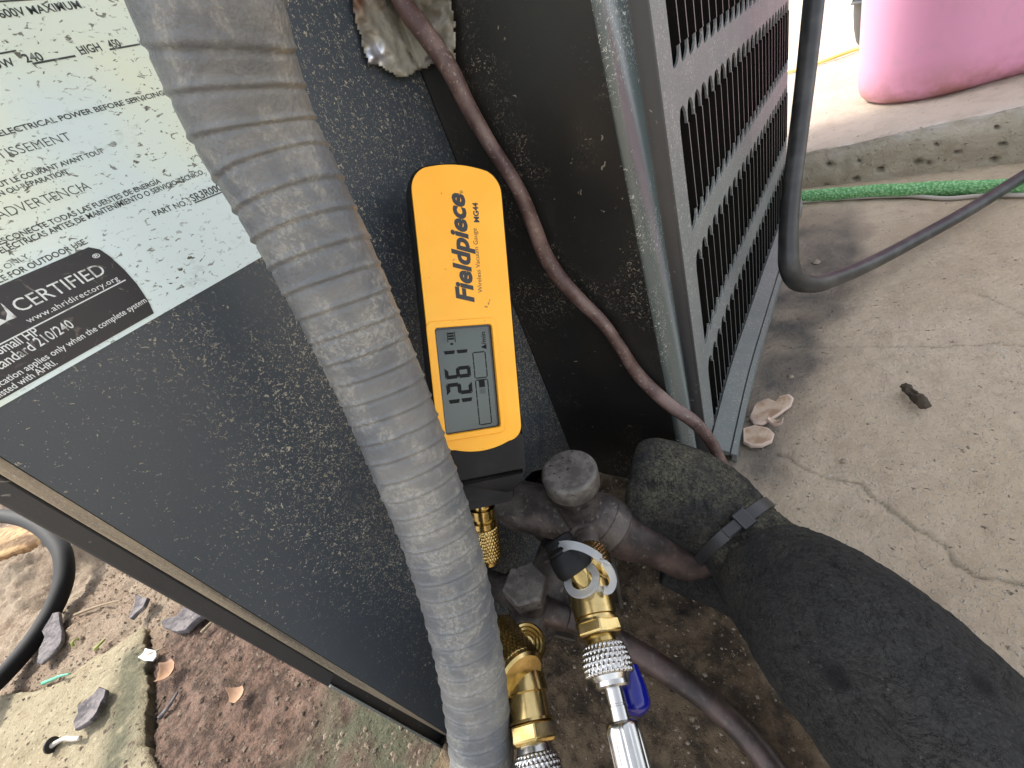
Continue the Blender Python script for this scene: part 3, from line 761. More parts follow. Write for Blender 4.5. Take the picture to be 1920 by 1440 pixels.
for r_, (z0, z1) in enumerate(ROWS[:4]):
    vv, ff = slat_geo(z0, z1)
    me = bpy.data.meshes.new("louver_slat"); me.from_pydata(vv, [], ff); me.update()
    me.materials.append(M_slat); me.materials.append(M_sledge)
    bm = bmesh.new(); bm.from_mesh(me); bmesh.ops.recalc_face_normals(bm, faces=bm.faces); bm.to_mesh(me); bm.free()
    for p_ in me.polygons:
        if len(p_.vertices) == 4:
            js = sorted(set(i % 6 for i in p_.vertices))
            if js == [0, 1]: p_.material_index = 1
    base = wloc(unit)
    for c_ in range(NC):
        s_ = S1 + (c_ + 1) * PITCH - RIB / 2
        p = lmap(s_, z0); h = float(np.interp(s_, _ss, _hd))
        o = bpy.data.objects.new("louver_slat", me); COL.objects.link(o); o.parent = unit
        o.location = tuple(p - base); o.rotation_euler = (0, 0, -h + random.uniform(-0.03, 0.03))
# dark coil behind the slats
vv = [lmap(send * i / ns, z, 0.022) for i in range(ns + 1) for z in (GZ + 0.004, 0.40)]
mesh_obj("coil_backing", vv, [(2 * i, 2 * i + 2, 2 * i + 3, 2 * i + 1) for i in range(ns)], M_coil, unit)
# base rail at the foot of the louvres: ledge, groove and lip
def rail(name, d0, d1, zt0, zt1, th, mat, s0=0.0):
    vv = []; n = 60
    for i in range(n + 1):
        s_ = s0 + (send - s0) * i / n
        for (d_, z_) in ((d0, zt0), (d1, zt1), (d1, zt1 - th), (d0, zt0 - th)):
            vv.append(lmap(s_, -0.02, -d_) * V(1, 1, 0) + V(0, -0.014 if i == -1 else 0, z_))
    ff = [(i * 4 + j, i * 4 + (j + 1) % 4, (i + 1) * 4 + (j + 1) % 4, (i + 1) * 4 + j) for i in range(n) for j in range(4)] + [(0, 1, 2, 3), (n * 4 + 3, n * 4 + 2, n * 4 + 1, n * 4)]
    o = mesh_obj(name, vv, ff, mat, unit, smooth=False); sharp(o); return o
for q in (("base_rail", 0.0012, 0.0140, -0.0165, -0.0192, 0.004), ("rail_lip", 0.0150, 0.0185, -0.0205, -0.0212, 0.008)):
    rail(q[0], q[1], q[2], q[3], q[4], q[5], M_rail)
rail("rail_groove", 0.0135, 0.0155, -0.0225, -0.0225, 0.003, M_strip)
# cabinet body behind the sheets, and its lid
mesh_obj("cabinet_body", *box_geo(-0.60, -0.045, -0.1972, 0.50, GZ - 0.02, top_z), M_body, unit, smooth=False)
mesh_obj("cabinet_core", *box_geo(-0.0448, 0.060, 0.005, 0.50, GZ - 0.02, top_z), M_body, unit, smooth=False)
mesh_obj("side_sheet", *box_geo(-0.0449, -0.0232, -0.1970, -0.1955, GZ - 0.02, top_z), M_body, unit, smooth=False)
mesh_obj("lid", *box_geo(-0.61, 0.095, -0.205, 0.60, top_z + 0.001, top_z + 0.03), M_body, unit, smooth=False)

# ---------------------------------------------------------------- label
lab_o = V(0.0, 0, 0); UX, UY, UN = V(0, 1, 0), V(0, 0, 1), V(1, 0, 0)
LB = 0.2176                                               # lower edge of the label
LR = -0.078                                               # right edge, behind the conduit
v, f = plate_geo([(-0.189, LB), (LR, LB), (LR, 0.42), (-0.189, 0.42)], [], 0.0004, lambda a, b_, d: (0.00005 + d, a, b_))
label = mesh_obj("rating_label", v, f, M_label, unit, smooth=False)
bx = [pz(*p) for p in ((0, 757), (285, 588), (268, 560), (250, 535), (225, 505), (200, 480), (180, 466), (165, 464), (0, 535))]
bx = [(-0.189, LB + 0.0012), (pz(290, 590)[0], LB + 0.0012)] + [pz(*p) for p in ((276, 563), (255, 532), (232, 506), (205, 481), (186, 468))] + [(pz(165, 464)[0], pz(165, 464)[1]), (-0.189, pz(165, 464)[1])]
v, f = plate_geo(bx, [], 0.00012, lambda a, b_, d: (0.0005 + d, a, b_))
mesh_obj("certification_mark", v, f, M_lblack, label, smooth=False)
def ltext(s, p0, p1, caph_px, mat=None, vis=None, bold=0.018, lift=0.00053, name="lettering", space=1.0):
    """p0,p1: baseline start and end in the photo; caph_px: a pixel on top of a capital above p1"""
    a = pz(*p0); e = pz(*p1)
    base = (a[1], e[1])
    k = caph_px / (1740.0 - p1[1]); k *= (0.70 if caph_px < 13 else 0.86); q = pz(p1[0] - (1425 - p1[0]) * k, p1[1] - (1740.0 - p1[1]) * k); cap = abs(q[1] - e[1])
    return put_text(name, s, lab_o, UX, UY, UN, a[0], e[0], base, cap, mat or M_ink, label, lift, bold=bold, vis=vis, space=space)
def capz(p_top, p_base): return abs(pz(*p_top)[1] - pz(*p_base)[1])
ltext("600V MAXIMUM", (2, 36), (154, 17), 16, bold=0.02)
ltext("LOW", (-22, 134), (31, 124), 16, bold=0.02)
ltext("240", (50, 119), (84, 114), 17, bold=0.025)
ltext("HIGH", (152, 104), (192, 96), 16.5, bold=0.02)
ltext("450", (207, 92), (228, 88), 15.5, bold=0.025)
ltext("ELECTRICAL POWER BEFORE SERVICING.", (0, 257), (312, 178), 11.5)
ltext("AVERTISSEMENT", (0, 300), (136, 263), 16.5, vis="TISSEMENT", bold=-0.012)
ltext("COUPER TOUT LE COURANT AVANT TOUT", (0, 352), (196, 287), 11, vis="UT LE COURANT AVANT TOUT")
ltext("ENTRETIEN OU RÉPARATION", (0, 369), (128, 327), 11, vis="N OU RÉPARATION")
ltext("ADVERTENCIA", (0, 413), (172, 355), 17, bold=-0.012)
ltext("DESCONECTE TODAS LAS FUENTES DE ENERGÍA", (0, 460), (302, 343), 11, vis="ESCONECTE TODAS LAS FUENTES DE ENERGÍA")
ltext("ELÉCTRICAS ANTES DE MANTENIMIENTO O SERVICIO TÉCNICO.", (3, 476), (383, 326), 11)
ltext("PART NO.", (290, 406), (352, 384), 12)
ltext("SR3R00058", (362, 379), (431, 351), 13.5)
ltext("SE", (428, 380), (445, 371), 11)
ltext("LINES ONLY.", (0, 512), (58, 482), 11, vis="S ONLY.", bold=0.0)
ltext("SUITABLE FOR OUTDOOR USE.", (0, 531), (165, 456), 12, vis="LE FOR OUTDOOR USE.")
def rule(p0, p1, w, mat=M_ink, lift=0.0005, par=label):
    a = pz(*p0); e = pz(*p1); w = w * 0.6
    v, f = plate_geo([(a[0], a[1]), (e[0], e[1]), (e[0], e[1] + w), (a[0], a[1] + w)], [], 0.00006, lambda x, y, d: (lift + d, x, y))
    mesh_obj("rule", v, f, mat, par, smooth=False)
rule((-20, 8), (90, 0), 0.0005); rule((0, 104), (31, 98), 0.0005); rule((62, 123), (142, 108), 0.0006); rule((206, 96), (262, 86), 0.0006)
rule((365, 382), (440, 352), 0.0005)
WL = 0.00066
ltext("CERTIFIED", (38, 586), (200, 512), 21, M_wink, bold=0.0, lift=WL)
ltext("®", (176, 486), (189, 481), 9, M_wink, lift=WL)
ltext("www.ahridirectory.org", (54, 606), (223, 525), 11, M_wink, bold=0.004, lift=WL, space=1.1)
rule((-10, 652), (235, 526), 0.00045, M_wink, WL - 0.00003)
ltext("Small HP", (0, 665), (77, 626), 15, M_wink, bold=0.006, lift=WL)
ltext("Standard 210/240", (0, 694), (140, 612), 15.5, M_wink, vis="tandard 210/240", bold=0.006, lift=WL)
ltext("Certification applies only when the complete system", (0, 725), (275, 566), 11.5, M_wink, vis="ication applies only when the complete system", lift=WL, bold=0.006)
ltext("listed with AHRI.", (0, 745), (108, 682), 12, M_wink, lift=WL, bold=0.006)
tri = [pz(*p) for p in ((-30, 600), (-30, 548), (4, 572), (32, 596), (-2, 614))]
for t_ in ([pz(*p) for p in ((0, 568), (8, 574), (31, 595), (10, 603), (13, 588))], [pz(*p) for p in ((-25, 640), (-20, 590), (0, 598), (14, 602), (0, 610))]):
    v, f = plate_geo(t_, [], 0.00006, lambda x, y, d: (WL - 0.00006 + d, x, y)); mesh_obj("certification_logo", v, f, M_wink, label, smooth=False)

# ---------------------------------------------------------------- foil tape over the crease
def foil_build():
    tp = [(655, -60), (664, 40), (672, 60), (680, 92), (690, 118), (712, 128), (738, 140), (752, 150), (766, 145), (790, 132), (812, 122), (822, 112), (838, 118), (857, 118), (856, 60), (848, 10), (840, -60)]
    st_ = 4
    xs = np.arange(650, 866, st_); ys = np.arange(-60, 160, st_)
    X, Y = np.meshgrid(xs, ys, indexing='ij')
    j = lambda sd: (fbm(X / 14, Y / 14, sd, 3) * 10)
    ins = in_poly(X + j(3), Y + j(5), tp)
    P = np.zeros(X.shape + (3,)); lift = 0.0012 + 0.0042 * np.clip(fbm(X / 26, Y / 26, 15, 4) + 0.28, 0, 1) + 0.0016 * np.exp(-((np.abs((X - 700) * 0.83 + (Y - 60) * -0.55 - 5)) / 9) ** 2)
    for i in range(X.shape[0]):
        for k in range(X.shape[1]):
            l = lift[i, k]
            p = hit(X[i, k], Y[i, k], 0, l)
            if p[1] > -l: p = hit(X[i, k], Y[i, k], 1, -l)
            P[i, k] = p
    idx = -np.ones(X.shape, int); vv = []; cl = []; ru = []; ff = []
    def vid(i, k):
        if idx[i, k] < 0:
            idx[i, k] = len(vv); vv.append(P[i, k])
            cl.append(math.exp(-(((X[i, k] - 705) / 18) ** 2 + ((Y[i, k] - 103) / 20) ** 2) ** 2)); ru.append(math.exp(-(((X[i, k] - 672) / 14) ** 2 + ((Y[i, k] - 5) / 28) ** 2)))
        return idx[i, k]
    c_ = ins[:-1, :-1] & ins[1:, :-1] & ins[:-1, 1:] & ins[1:, 1:]
    for i, k in zip(*np.nonzero(c_)): ff.append((vid(i, k), vid(i, k + 1), vid(i + 1, k + 1), vid(i + 1, k)))
    o = mesh_obj("foil_tape", vv, ff, M_foil, None, attr={"clean": cl, "rust": ru})
    m = o.modifiers.new("solid", 'SOLIDIFY'); m.thickness = 0.0005; m.offset = 0
    tag(o, "crumpled grey foil tape patch stuck over the inner corner, above the yellow gauge", "tape")
foil_build()

# ================================================================== CONDUIT
cp = [(372, -60, .0705), (392, 0, .0725), (432, 120, .079), (484, 250, .087), (540, 355, .0935), (592, 455, .100), (652, 580, .109), (714, 720, .120), (765, 850, .129), (808, 960, .137), (843, 1070, .144), (872, 1190, .151), (890, 1290, .157), (905, 1440, .163), (912, 1560, .172)]
CR = 0.01235
pts = [at(*p) for p in cp]
pts.append(pts[-1] + V(0.001, -0.002, -0.05))
pts = [V(0.030, -0.100, 0.66), V(0.046, -0.106, 0.50), V(0.054, -0.110, 0.37)] + pts
def cmod(s, th):
    ph = (s + 0.0028 * np.cos(th + 1.0)) / 0.0067
    fr = ph - np.floor(ph)
    g_ = np.exp(-((fr - 0.5) / 0.075) ** 2) * 0.00044 - np.exp(-((fr - 0.64) / 0.08) ** 2) * 0.00036
    return g_ + 0.00028 * (vnoise(th * 3 + 0 * th, s * 160 + 0 * th, 3) - 0.5)
v, f = tube_geo(pts, CR, 1500, 80, cmod)
o = mesh_obj("flexible_conduit", v, f, M_conduit, None); tag(o, "dusty ribbed grey flexible conduit running down in front of the label", "conduit")

# ================================================================== VACUUM GAUGE
gT, gB = at(861, 309, .1575), at(921, 936, .1725)
vax = nrm(gT - gB); mid = (gT + gB) / 2
wv_ = nrm(Cp - mid); wv_ = nrm(wv_ - vax * np.dot(wv_, vax)); u0 = np.cross(vax, wv_)
if np.dot(u0, Rm[:, 0]) < 0: u0 = -u0
ang = math.radians(15)
gw = nrm(wv_ * math.cos(ang) + u0 * math.sin(ang)); gu = nrm(u0 * math.cos(ang) - wv_ * math.sin(ang))
GL = np.linalg.norm(gT - gB)
gauge = empty("vacuum_gauge", gB - gw * 0.01, "yellow and black handheld vacuum gauge with grey screen leaning behind the conduit", "gauge")
mm = 0.001
def gl(u, v_, w): return gT + gu * u * mm + gv * v_ * mm + gw * w * mm
gv = vax
def gproj(px_, py_, w=0.0):
    o_ = gT + gw * w * mm; q = ray(px_, py_); t_ = np.dot(o_ - Cp, gw) / np.dot(q, gw); p = Cp + q * t_ - gT
    return np.dot(p, gu) * 1000, np.dot(p, gv) * 1000
def garch(hw, vtop, rise, rc, vbot, rb, n=8, brise=0.0):
    """outline: arched top, rounded corners; u in mm"""
    p = []
    for i in range(n + 1):                                   # bottom right corner -> up
        a = math.radians(-90 + 90 * i / n); p.append((hw - rb + rb * math.cos(a), vbot + rb + rb * math.sin(a)))
    for i in range(n + 1):
        a = math.radians(0 + 68 * i / n); p.append((hw - rc + rc * math.cos(a), vtop - rise - rc + rc * math.sin(a)))
    x_end, y_end = p[-1]
    for i in range(1, 2 * n):
        t_ = i / (2 * n); x = x_end * (1 - 2 * t_); p.append((x, y_end + (vtop - y_end) * (1 - (x / x_end) ** 2)))
    for i in range(n + 1):
        a = math.radians(112 + 68 * i / n); p.append((-hw + rc + rc * math.cos(a), vtop - rise - rc + rc * math.sin(a)))
    for i in range(n + 1):
        a = math.radians(180 + 90 * i / n); p.append((-hw + rb + rb * math.cos(a), vbot + rb + rb * math.sin(a)))
    if brise:
        for i in range(1, 2 * n):
            t_ = i / (2 * n); x = (-hw + rb) * (1 - 2 * t_); p.append((x, vbot - brise * (1 - (x / (hw - rb)) ** 2)))
    return p
du = gproj(945, 420)[0] - gproj(779, 420)[0]
HW = du / 2
uc = (gproj(945, 420)[0] + gproj(779, 420)[0]) / 2
gT = gT + gu * uc * mm
vb = gproj(905, 845)[1]; vend = gproj(935, 925)[1]
print("gauge half width", HW, "yellow bottom", vb, "end", vend, "L", GL)
rim = garch(HW, 0.0, 1.0, 9.0, vb + 2.2, 6.0, brise=2.2)
lx0, lx1 = gproj(823, 700, -0.6)[0], gproj(929, 700, -0.6)[0]; lv1 = gproj(875, 611, -0.6)[1]; lv0 = gproj(885, 808, -0.6)[1]
print("lcd", lx0, lx1, lv0, lv1)
lcd_hole = rrect(lx0, lx1, lv0, lv1, 1.2, 3)
# yellow face: flat plate with rolled rim (bevel) and screen opening
v, f = plate_geo(rim, [lcd_hole], -2.0, lambda a, b_, d: gl(a, b_, d))
face = mesh_obj("face_plate", v, f, M_yellow, gauge); bevel(face, 0.0009, 3, 50); sharp(face, 60)
# raised shoulder of the plate around the screen
bz_o = rrect(lx0 - 3.2, lx1 + 2.0, lv0 - 2.4, lv1 + 2.6, 2.6, 5); bz_i = rrect(lx0 - 0.02, lx1 + 0.02, lv0 - 0.02, lv1 + 0.02, 1.2, 5)
v, f = plate_geo(bz_o, [bz_i], 0.55, lambda a, b_, d: gl(a, b_, d + 0.02))
o = mesh_obj("screen_bezel", v, f, M_yellow, gauge); bevel(o, 0.0005, 3, 50); sharp(o, 60)
# black rubber case
case = garch(HW + 1.0, 1.1, 1.0, 9.6, vb - 3.2, 6.5, brise=0)
def loft(loops, name, mat, parent, cap=True):
    n = len(loops[0]); vv = [p for l in loops for p in l]
    ff = [(i * n + j, i * n + (j + 1) % n, (i + 1) * n + (j + 1) % n, (i + 1) * n + j) for i in range(len(loops) - 1) for j in range(n)]
    if cap: ff += [tuple(range(n))[::-1], tuple((len(loops) - 1) * n + j for j in range(n))]
    o = mesh_obj(name, vv, ff, mat, parent); sharp(o, 40); return o
def scaled(out, k, cx=0, cy=-60): return [(cx + (x - cx) * k, cy + (y - cy) * (1 - (1 - k) * 0.35)) for x, y in out]
cs = garch(HW + 1.1, 1.1, 1.0, 9.6, vend + 3.0, 7.0)
loft([[gl(x, y, w) for x, y in scaled(cs, k)] for k, w in ((0.84, -17.5), (0.93, -16.5), (0.98, -13), (1.0, -8), (1.0, -3.2), (0.99, -1.5), (0.975, -1.1), (0.965, -1.2), (0.96, -2.3))], "case", M_rubber, gauge)
# base block of the case below a parting line
bl = garch(HW + 1.0, vb - 12.06, 0.2, 0.8, vend - 0.8, 9.5, brise=0.8)
neck = [(x, y) for x, y in rrect(-HW + 6, HW - 4.0, vend - 6.0, vend + 4, 3.0, 6)]
loft([[gl(x, y, w) for x, y in scaled(bl, k, 0, (vb - 13 + vend) / 2)] for k, w in ((0.9, -16.5), (1, -14), (1, -3.0), (0.985, -1.6), (0.95, -0.7), (0.90, -0.5))], "end_cap", M_rubber, gauge)
loft([[gl(x, y, w) for x, y in scaled(neck, k, 0, vend)] for k, w in ((0.9, -14.5), (1, -12), (1, -5.0), (0.9, -3.0))], "stem_collar", M_rubber, gauge)
fb = garch(HW + 0.9, vb + 5, 0.5, 2.0, vb - 12.0, 1.5)
loft([[gl(x, y, w) for x, y in scaled(fb, k, 0, vb - 4)] for k, w in ((1, -8), (1, -1.2), (0.985, -0.5))], "lower_case", M_rubber, gauge)
# screen
v, f = plate_geo(rrect(lx0 - 0.3, lx1 + 0.3, lv0 - 0.3, lv1 + 0.3, 1.3, 3), [], 0.3, lambda a, b_, d: gl(a, b_, -1.7 + d)); lcd = mesh_obj("screen", v, f, M_lcd, gauge, smooth=False)
v, f = plate_geo(rrect(lx0 - 0.1, lx1 + 0.1, lv0 - 0.1, lv1 + 0.1, 1.2, 3), [rrect(lx0 + 0.7, lx1 - 1.1, lv0 + 0.6, lv1 - 0.9, 0.6, 3)], 0.03, lambda a, b_, d: gl(a, b_, -1.395 + d)); mesh_obj('screen_border', v, f, M_lcdb, lcd, smooth=False)
def gq(poly, mat, name, w=-1.37):
    v, f = plate_geo(poly, [], 0.02, lambda a, b_, d: gl(a, b_, w + d)); return mesh_obj(name, v, f, mat, lcd, smooth=False)
SEGS = {'1': 'bc', '2': 'abged', '6': 'afgedc'}
def digit(ch, vs0, vs1, ut, ubm):
    """digit whose left side is at vs0 and right at vs1 (text runs along +v, top towards -u)"""
    W = vs1 - vs0; H = ubm - ut; t_ = 0.31 * W; g_ = 0.35
    def Q(x0, y0, x1, y1, hor):
        # x along v (0..1), y along u (0 top..1 bottom)
        sk = 0.0
        if hor: pl = [(x0, y0), (x1, y0), (x1 - t_ / W * .9, y0 + t_ / H), (x0 + t_ / W * .9, y0 + t_ / H)] if y0 < 0.2 else ([(x0 + t_ / W * .9, y0), (x1 - t_ / W * .9, y0), (x1, y0 + t_ / H), (x0, y0 + t_ / H)] if y0 > 0.6 else [(x0 + t_ / W * .5, y0), (x1 - t_ / W * .5, y0), (x1, y0 + t_ / H / 2), (x1 - t_ / W * .5, y0 + t_ / H), (x0 + t_ / W * .5, y0 + t_ / H), (x0, y0 + t_ / H / 2)])
        else: pl = [(x0, y0), (x0 + t_ / W, y0 + .04), (x0 + t_ / W, y1 - .04), (x0, y1)] if x0 < 0.3 else [(x0, y0 + .04), (x0 + t_ / W, y0), (x0 + t_ / W, y1), (x0, y1 - .04)]
        gq([(ut + y * H, vs0 + x * W) for x, y in pl], M_seg, "digit_segment")
    tw, th = t_ / W, t_ / H
    for s_ in SEGS[ch]:
        if s_ == 'a': Q(0.06, 0.0, 0.94, 0, True)
        if s_ == 'd': Q(0.06, 1 - th, 0.94, 0, True)
        if s_ == 'g': Q(0.06, 0.5 - th / 2, 0.94, 0, True)
        if s_ == 'f': Q(0.0, 0.04, 0, 0.47, False)
        if s_ == 'e': Q(0.0, 0.53, 0, 0.96, False)
        if s_ == 'b': Q(1 - tw, 0.04, 0, 0.47, False)
        if s_ == 'c': Q(1 - tw, 0.53, 0, 0.96, False)
def gv_(px_, py_): return gproj(px_, py_, -1.37)
for ch, (pA, pB) in {'1a': ((860, 753), (860, 738)), '2': ((860, 740), (860, 717)), '6': ((860, 709), (860, 687)), '1b': ((860, 677), (860, 656))}.items():
    a = gv_(*pA)[1]; e = gv_(*pB)[1]
    ut, ubm = gv_(834, 700)[0], gv_(883, 700)[0]
    if ch == '1a': a, e = gv_(860, 771)[1], gv_(860, 748)[1]
    digit(ch[0], a, e, ut, ubm)
# bar graph frame (dashed), battery and annunciators
def ubox(u0, u1, v0, v1, mat=M_seg, name="bar_segment"): gq([(u0, v0), (u1, v0), (u1, v1), (u0, v1)], mat, name)
ua, ub_ = gv_(893, 730)[0], gv_(916, 730)[0]
va, vbm, vc, vd = gv_(905, 796)[1], gv_(903, 712)[1], gv_(903, 708)[1], gv_(900, 660)[1]
th = 0.45
for (q0, q1, nd) in ((va, vbm, 5), (vc, vd, 3)):
    st_ = (q1 - q0) / nd
    for k in range(nd):
        for uu in (ua, ub_): ubox(uu - th / 2, uu + th / 2, q0 + k * st_ + 0.15, q0 + (k + 1) * st_ - 0.15)
    ubox(ua + 0.3, ub_ - 0.3, q0 - th / 2, q0 + th / 2); ubox(ua + 0.3, ub_ - 0.3, q1 - th / 2, q1 + th / 2)
m_ = (ua + ub_) / 2
for (y0, y1) in ((738, 728), (726, 713)):
    ubox(m_ - 1.25, m_ + 1.25, gv_(903, y0)[1], gv_(903, y1)[1], M_seg2 if y0 == 738 else M_seg)
def gtext(s, u_base, v0, v1, cap, mat, parent, w, name="lettering", **k):
    o_ = gT + gw * w * mm
    return put_text(name, s, o_, gv * mm, -gu * mm, gw, v0, v1, -u_base, cap, mat, parent, 0.0, **k)
bt = gv_(846, 642); b1 = gv_(846, 622)
for k in range(3): ubox(gv_(841, 640)[0], gv_(852, 640)[0], gv_(846, 637 - k * 5)[1], gv_(846, 633.5 - k * 5)[1], M_seg, "battery_bar")
ubox(gv_(839, 640)[0], gv_(840.5, 640)[0], bt[1], b1[1], M_seg, "battery_bar"); ubox(gv_(853, 640)[0], gv_(854.5, 640)[0], bt[1], b1[1], M_seg, "battery_bar")
ubox(gv_(844, 640)[0], gv_(849, 640)[0], gv_(846, 647)[1], gv_(846, 643)[1], M_seg, "battery_bar")
gtext("APO", gv_(837, 640)[0], gv_(835, 644)[1], gv_(835, 624)[1], 1.3, M_seg2, lcd, -1.36)
gtext("Δ/min", gv_(911, 640)[0], gv_(907, 655)[1], gv_(907, 622)[1], 1.9, M_seg, lcd, -1.36, bold=0.02)
# printed name on the yellow face
g0 = lambda x, y: gproj(x, y, 0.0)
gtext("Fieldpiece", g0(882, 500)[0], g0(868, 568)[1], g0(862, 362)[1], 6.6, M_gink, face, 0.06, bold=0.040, shear=0.26)
gtext("®", g0(868, 360)[0], g0(866, 363)[1], g0(866, 357)[1], 1.2, M_gink, face, 0.06)
gtext("Wireless Vacuum Gauge", g0(900, 500)[0], g0(897, 549)[1], g0(894, 428)[1], 1.75, M_gink, face, 0.06)
gtext("MG44", g0(897, 400)[0], g0(895, 417)[1], g0(893, 380)[1], 2.0, M_gink, face, 0.06, bold=0.04)
# brass stem with knurled coupler
sa = gl(-1.0, vend - 4.0, -9.0); sb_ = at(916, 1052, .186); sax = nrm(sb_ - sa); SL = np.linalg.norm(sb_ - sa)
def knurl(n, pitch, amp, diamond=True):
    def fn(t, th):
        a = (th * n / (2 * math.pi) + t / pitch) % 1.0; c_ = (th * n / (2 * math.pi) - t / pitch) % 1.0
        return amp * (np.minimum(1 - np.abs(2 * a - 1), 1 - np.abs(2 * c_ - 1)) - 0.35)
    return fn
def kprof(t0, t1, r, n=60, ch=0.0006): return [(t0, r - ch)] + [(t0 + ch + (t1 - t0 - 2 * ch) * i / n, r) for i in range(n + 1)] + [(t1, r - ch)]
lathe("stem", sa, sax, [(-0.004, .0042), (0.004, .0042), (0.0042, .0058), (0.0080, .0058), (0.0083, .0047), (0.010, .0047), (0.0102, .0060), (0.0125, .0060), (0.013, .005), (SL, .005)], M_brass, gauge)
v, f = lathe_geo(sa, sax, kprof(0.0132, SL - 0.002, .0062, 50), 110, knurl(28, 0.0030, 0.0007)); mesh_obj("coupler", v, f, M_brass, gauge)

# ================================================================== VALVES
Bv = at(1092, 972, .215)
sv = empty("suction_valve", Bv, "large grimy brown service valve with round capped stem beside the foam sleeve", "valve")
capT = at(1066, 880, .193); sax = nrm(capT - Bv); SLn = np.linalg.norm(capT - Bv)
lathe("stem_body", Bv, sax, [(-0.012, .007), (-0.0105, .0115), (0.002, .0130), (0.008, .0122), (0.012, .0110), (SLn - 0.017, .0108), (SLn - 0.0160, .0118)], M_valve, sv, 32)
v, f = lathe_geo(Bv, sax, [(SLn - 0.0195, .0115), (SLn - 0.019, .0124), (SLn - 0.011, .0127), (SLn - 0.0105, .0122)], sides=6, rot=0.4); o = sharp(mesh_obj("cap_hex", v, f, M_valve, sv)); bevel(o, 0.0006)
lathe("valve_cap", Bv, sax, [(SLn - 0.0110, .0122), (SLn - 0.0102, .0132), (SLn - 0.002, .0134), (SLn - 0.0008, .0130), (SLn - 0.0002, .0122), (SLn, .0110)], M_cap, sv, 40, ang=60)
sq = lathe_geo(capT - sax * 0.0003, sax, [(0, 0.0010), (0.0006, 0.0007)], 12); mesh_obj("cap_dimple", *sq, M_valve, sv)
stubA = at(985, 952, .226) + V(-0.02, 0, 0)
tube("inlet_stub", [Bv + V(0.004, 0, -0.001), Bv * 0.6 + at(1000, 953, .222) * 0.4, at(1000, 953, .224), stubA], [.0128, .0134, .0136, .0134], 24, M_valve, sv, 36)
o1 = at(1128, 975, .213); o2 = at(1165, 1000, .214); o3 = at(1235, 1026, .216); o4 = at(1292, 1052, .2170)
tube("outlet_socket", [Bv, o1, o1 * 0.4 + o2 * 0.6], [.0124, .0138, .0140], 20, M_valve, sv, 40)
pax = nrm(o2 - o1)
lathe("socket_collar", o1, pax, [(-0.0010, .0138), (-0.0005, .0143), (0.0008, .0143), (0.0014, .0138)], M_valve, sv)
prt = at(1105, 1048, .188)
lathe("service_port", Bv, prt - Bv, [(0.004, .0085), (0.014, .0080), (0.0145, .0062), (np.linalg.norm(prt - Bv), .0062)], M_valve, sv, 28)
o = mesh_obj("bracket", *box_geo(-0.001, 0.001, -0.012, 0.012, -0.035, 0.012), M_rust, sv, smooth=False, origin=np.zeros(3))
o.location = tuple(at(1150, 1062, .226) - Bv); o.rotation_euler = (0.15, 0.1, 0.55); bevel(o, 0.0004)
# suction line (thing of its own) runs on into the foam
pl_ = tube_geo([o1 * 0.35 + o2 * 0.65, o2, o3 * 0.5 + o2 * 0.5, o3, o4, at(1345, 1034, .2165)], [.0128, .0124, .0116, .0108, .0098, .0094], 50, 36)
o = mesh_obj("suction_line", *pl_, M_copper, None); tag(o, "thick tarnished copper pipe running from the large valve into the black foam sleeve", "pipe")

Lv = at(1000, 1140, .205)
lv_ = empty("liquid_valve", Lv, "small grimy service valve with hexagonal cap beside the dusty conduit", "valve")
cT = at(983, 1092, .192); la = nrm(cT - Lv); ll = np.linalg.norm(cT - Lv)
lathe("stem_body", Lv, la, [(-0.012, .005), (-0.010, .0085), (ll - 0.009, .0082), (ll - 0.0085, .0095)], M_valve, lv_, 28)
v, f = lathe_geo(Lv, la, [(ll - 0.0088, .0100), (ll - 0.0082, .0108), (ll - 0.0012, .0110), (ll, .0100)], sides=6, rot=0.2); o = sharp(mesh_obj("hex_cap", v, f, M_cap, lv_)); bevel(o, 0.0005)
tube("inlet_stub", [Lv, at(975, 1120, .218), at(955, 1112, .232) + V(-0.02, 0, 0)], [.0085, .0078, .0075], 16, M_valve, lv_, 28)
tube("outlet_stub", [Lv, at(1035, 1150, .203), at(1062, 1160, .203)], [.0075, .0066, .0060], 16, M_copper, lv_, 28)
tube("side_body", [at(1000, 1180, .216), at(1028, 1120, .216), at(1040, 1062, .224), at(1046, 1030, .236)], [.0105, .0115, .0115, .0105], 24, M_valve, lv_, 32)
tube("lower_body", [Lv, at(985, 1180, .20), at(968, 1215, .198)], [.008, .0095, .0085], 16, M_valve, lv_, 28)
o = mesh_obj("bracket", *box_geo(-0.0008, 0.0008, -0.008, 0.008, -0.03, 0.01), M_rust, lv_, smooth=False, origin=np.zeros(3))
o.location = tuple(at(1030, 1165, .222) - Lv); o.rotation_euler = (0.2, -0.2, 0.9)
lp = [at(1052, 1156, .203), at(1090, 1170, .203), at(1130, 1185, .205), at(1180, 1215, .204), at(1240, 1252, .199), at(1310, 1300, .192), at(1380, 1360, .184), at(1440, 1430, .175), at(1490, 1510, .168), at(1510, 1600, .165)]
lp += [lp[-1] + V(0.04, -0.06, -0.004), lp[-1] + V(0.12, -0.22, -0.008), lp[-1] + V(0.25, -0.45, -0.01)]
v, f = tube_geo(lp, [.0055, .0055, .0055, .0058, .0057, .0056, .0056, .0056, .0056, .0056, .0055, .0055, .0055], 200, 24)
o = mesh_obj("liquid_line", v, f, M_copper, None); tag(o, "thin brown copper pipe curving along the dirty ground below the foam sleeve", "pipe")

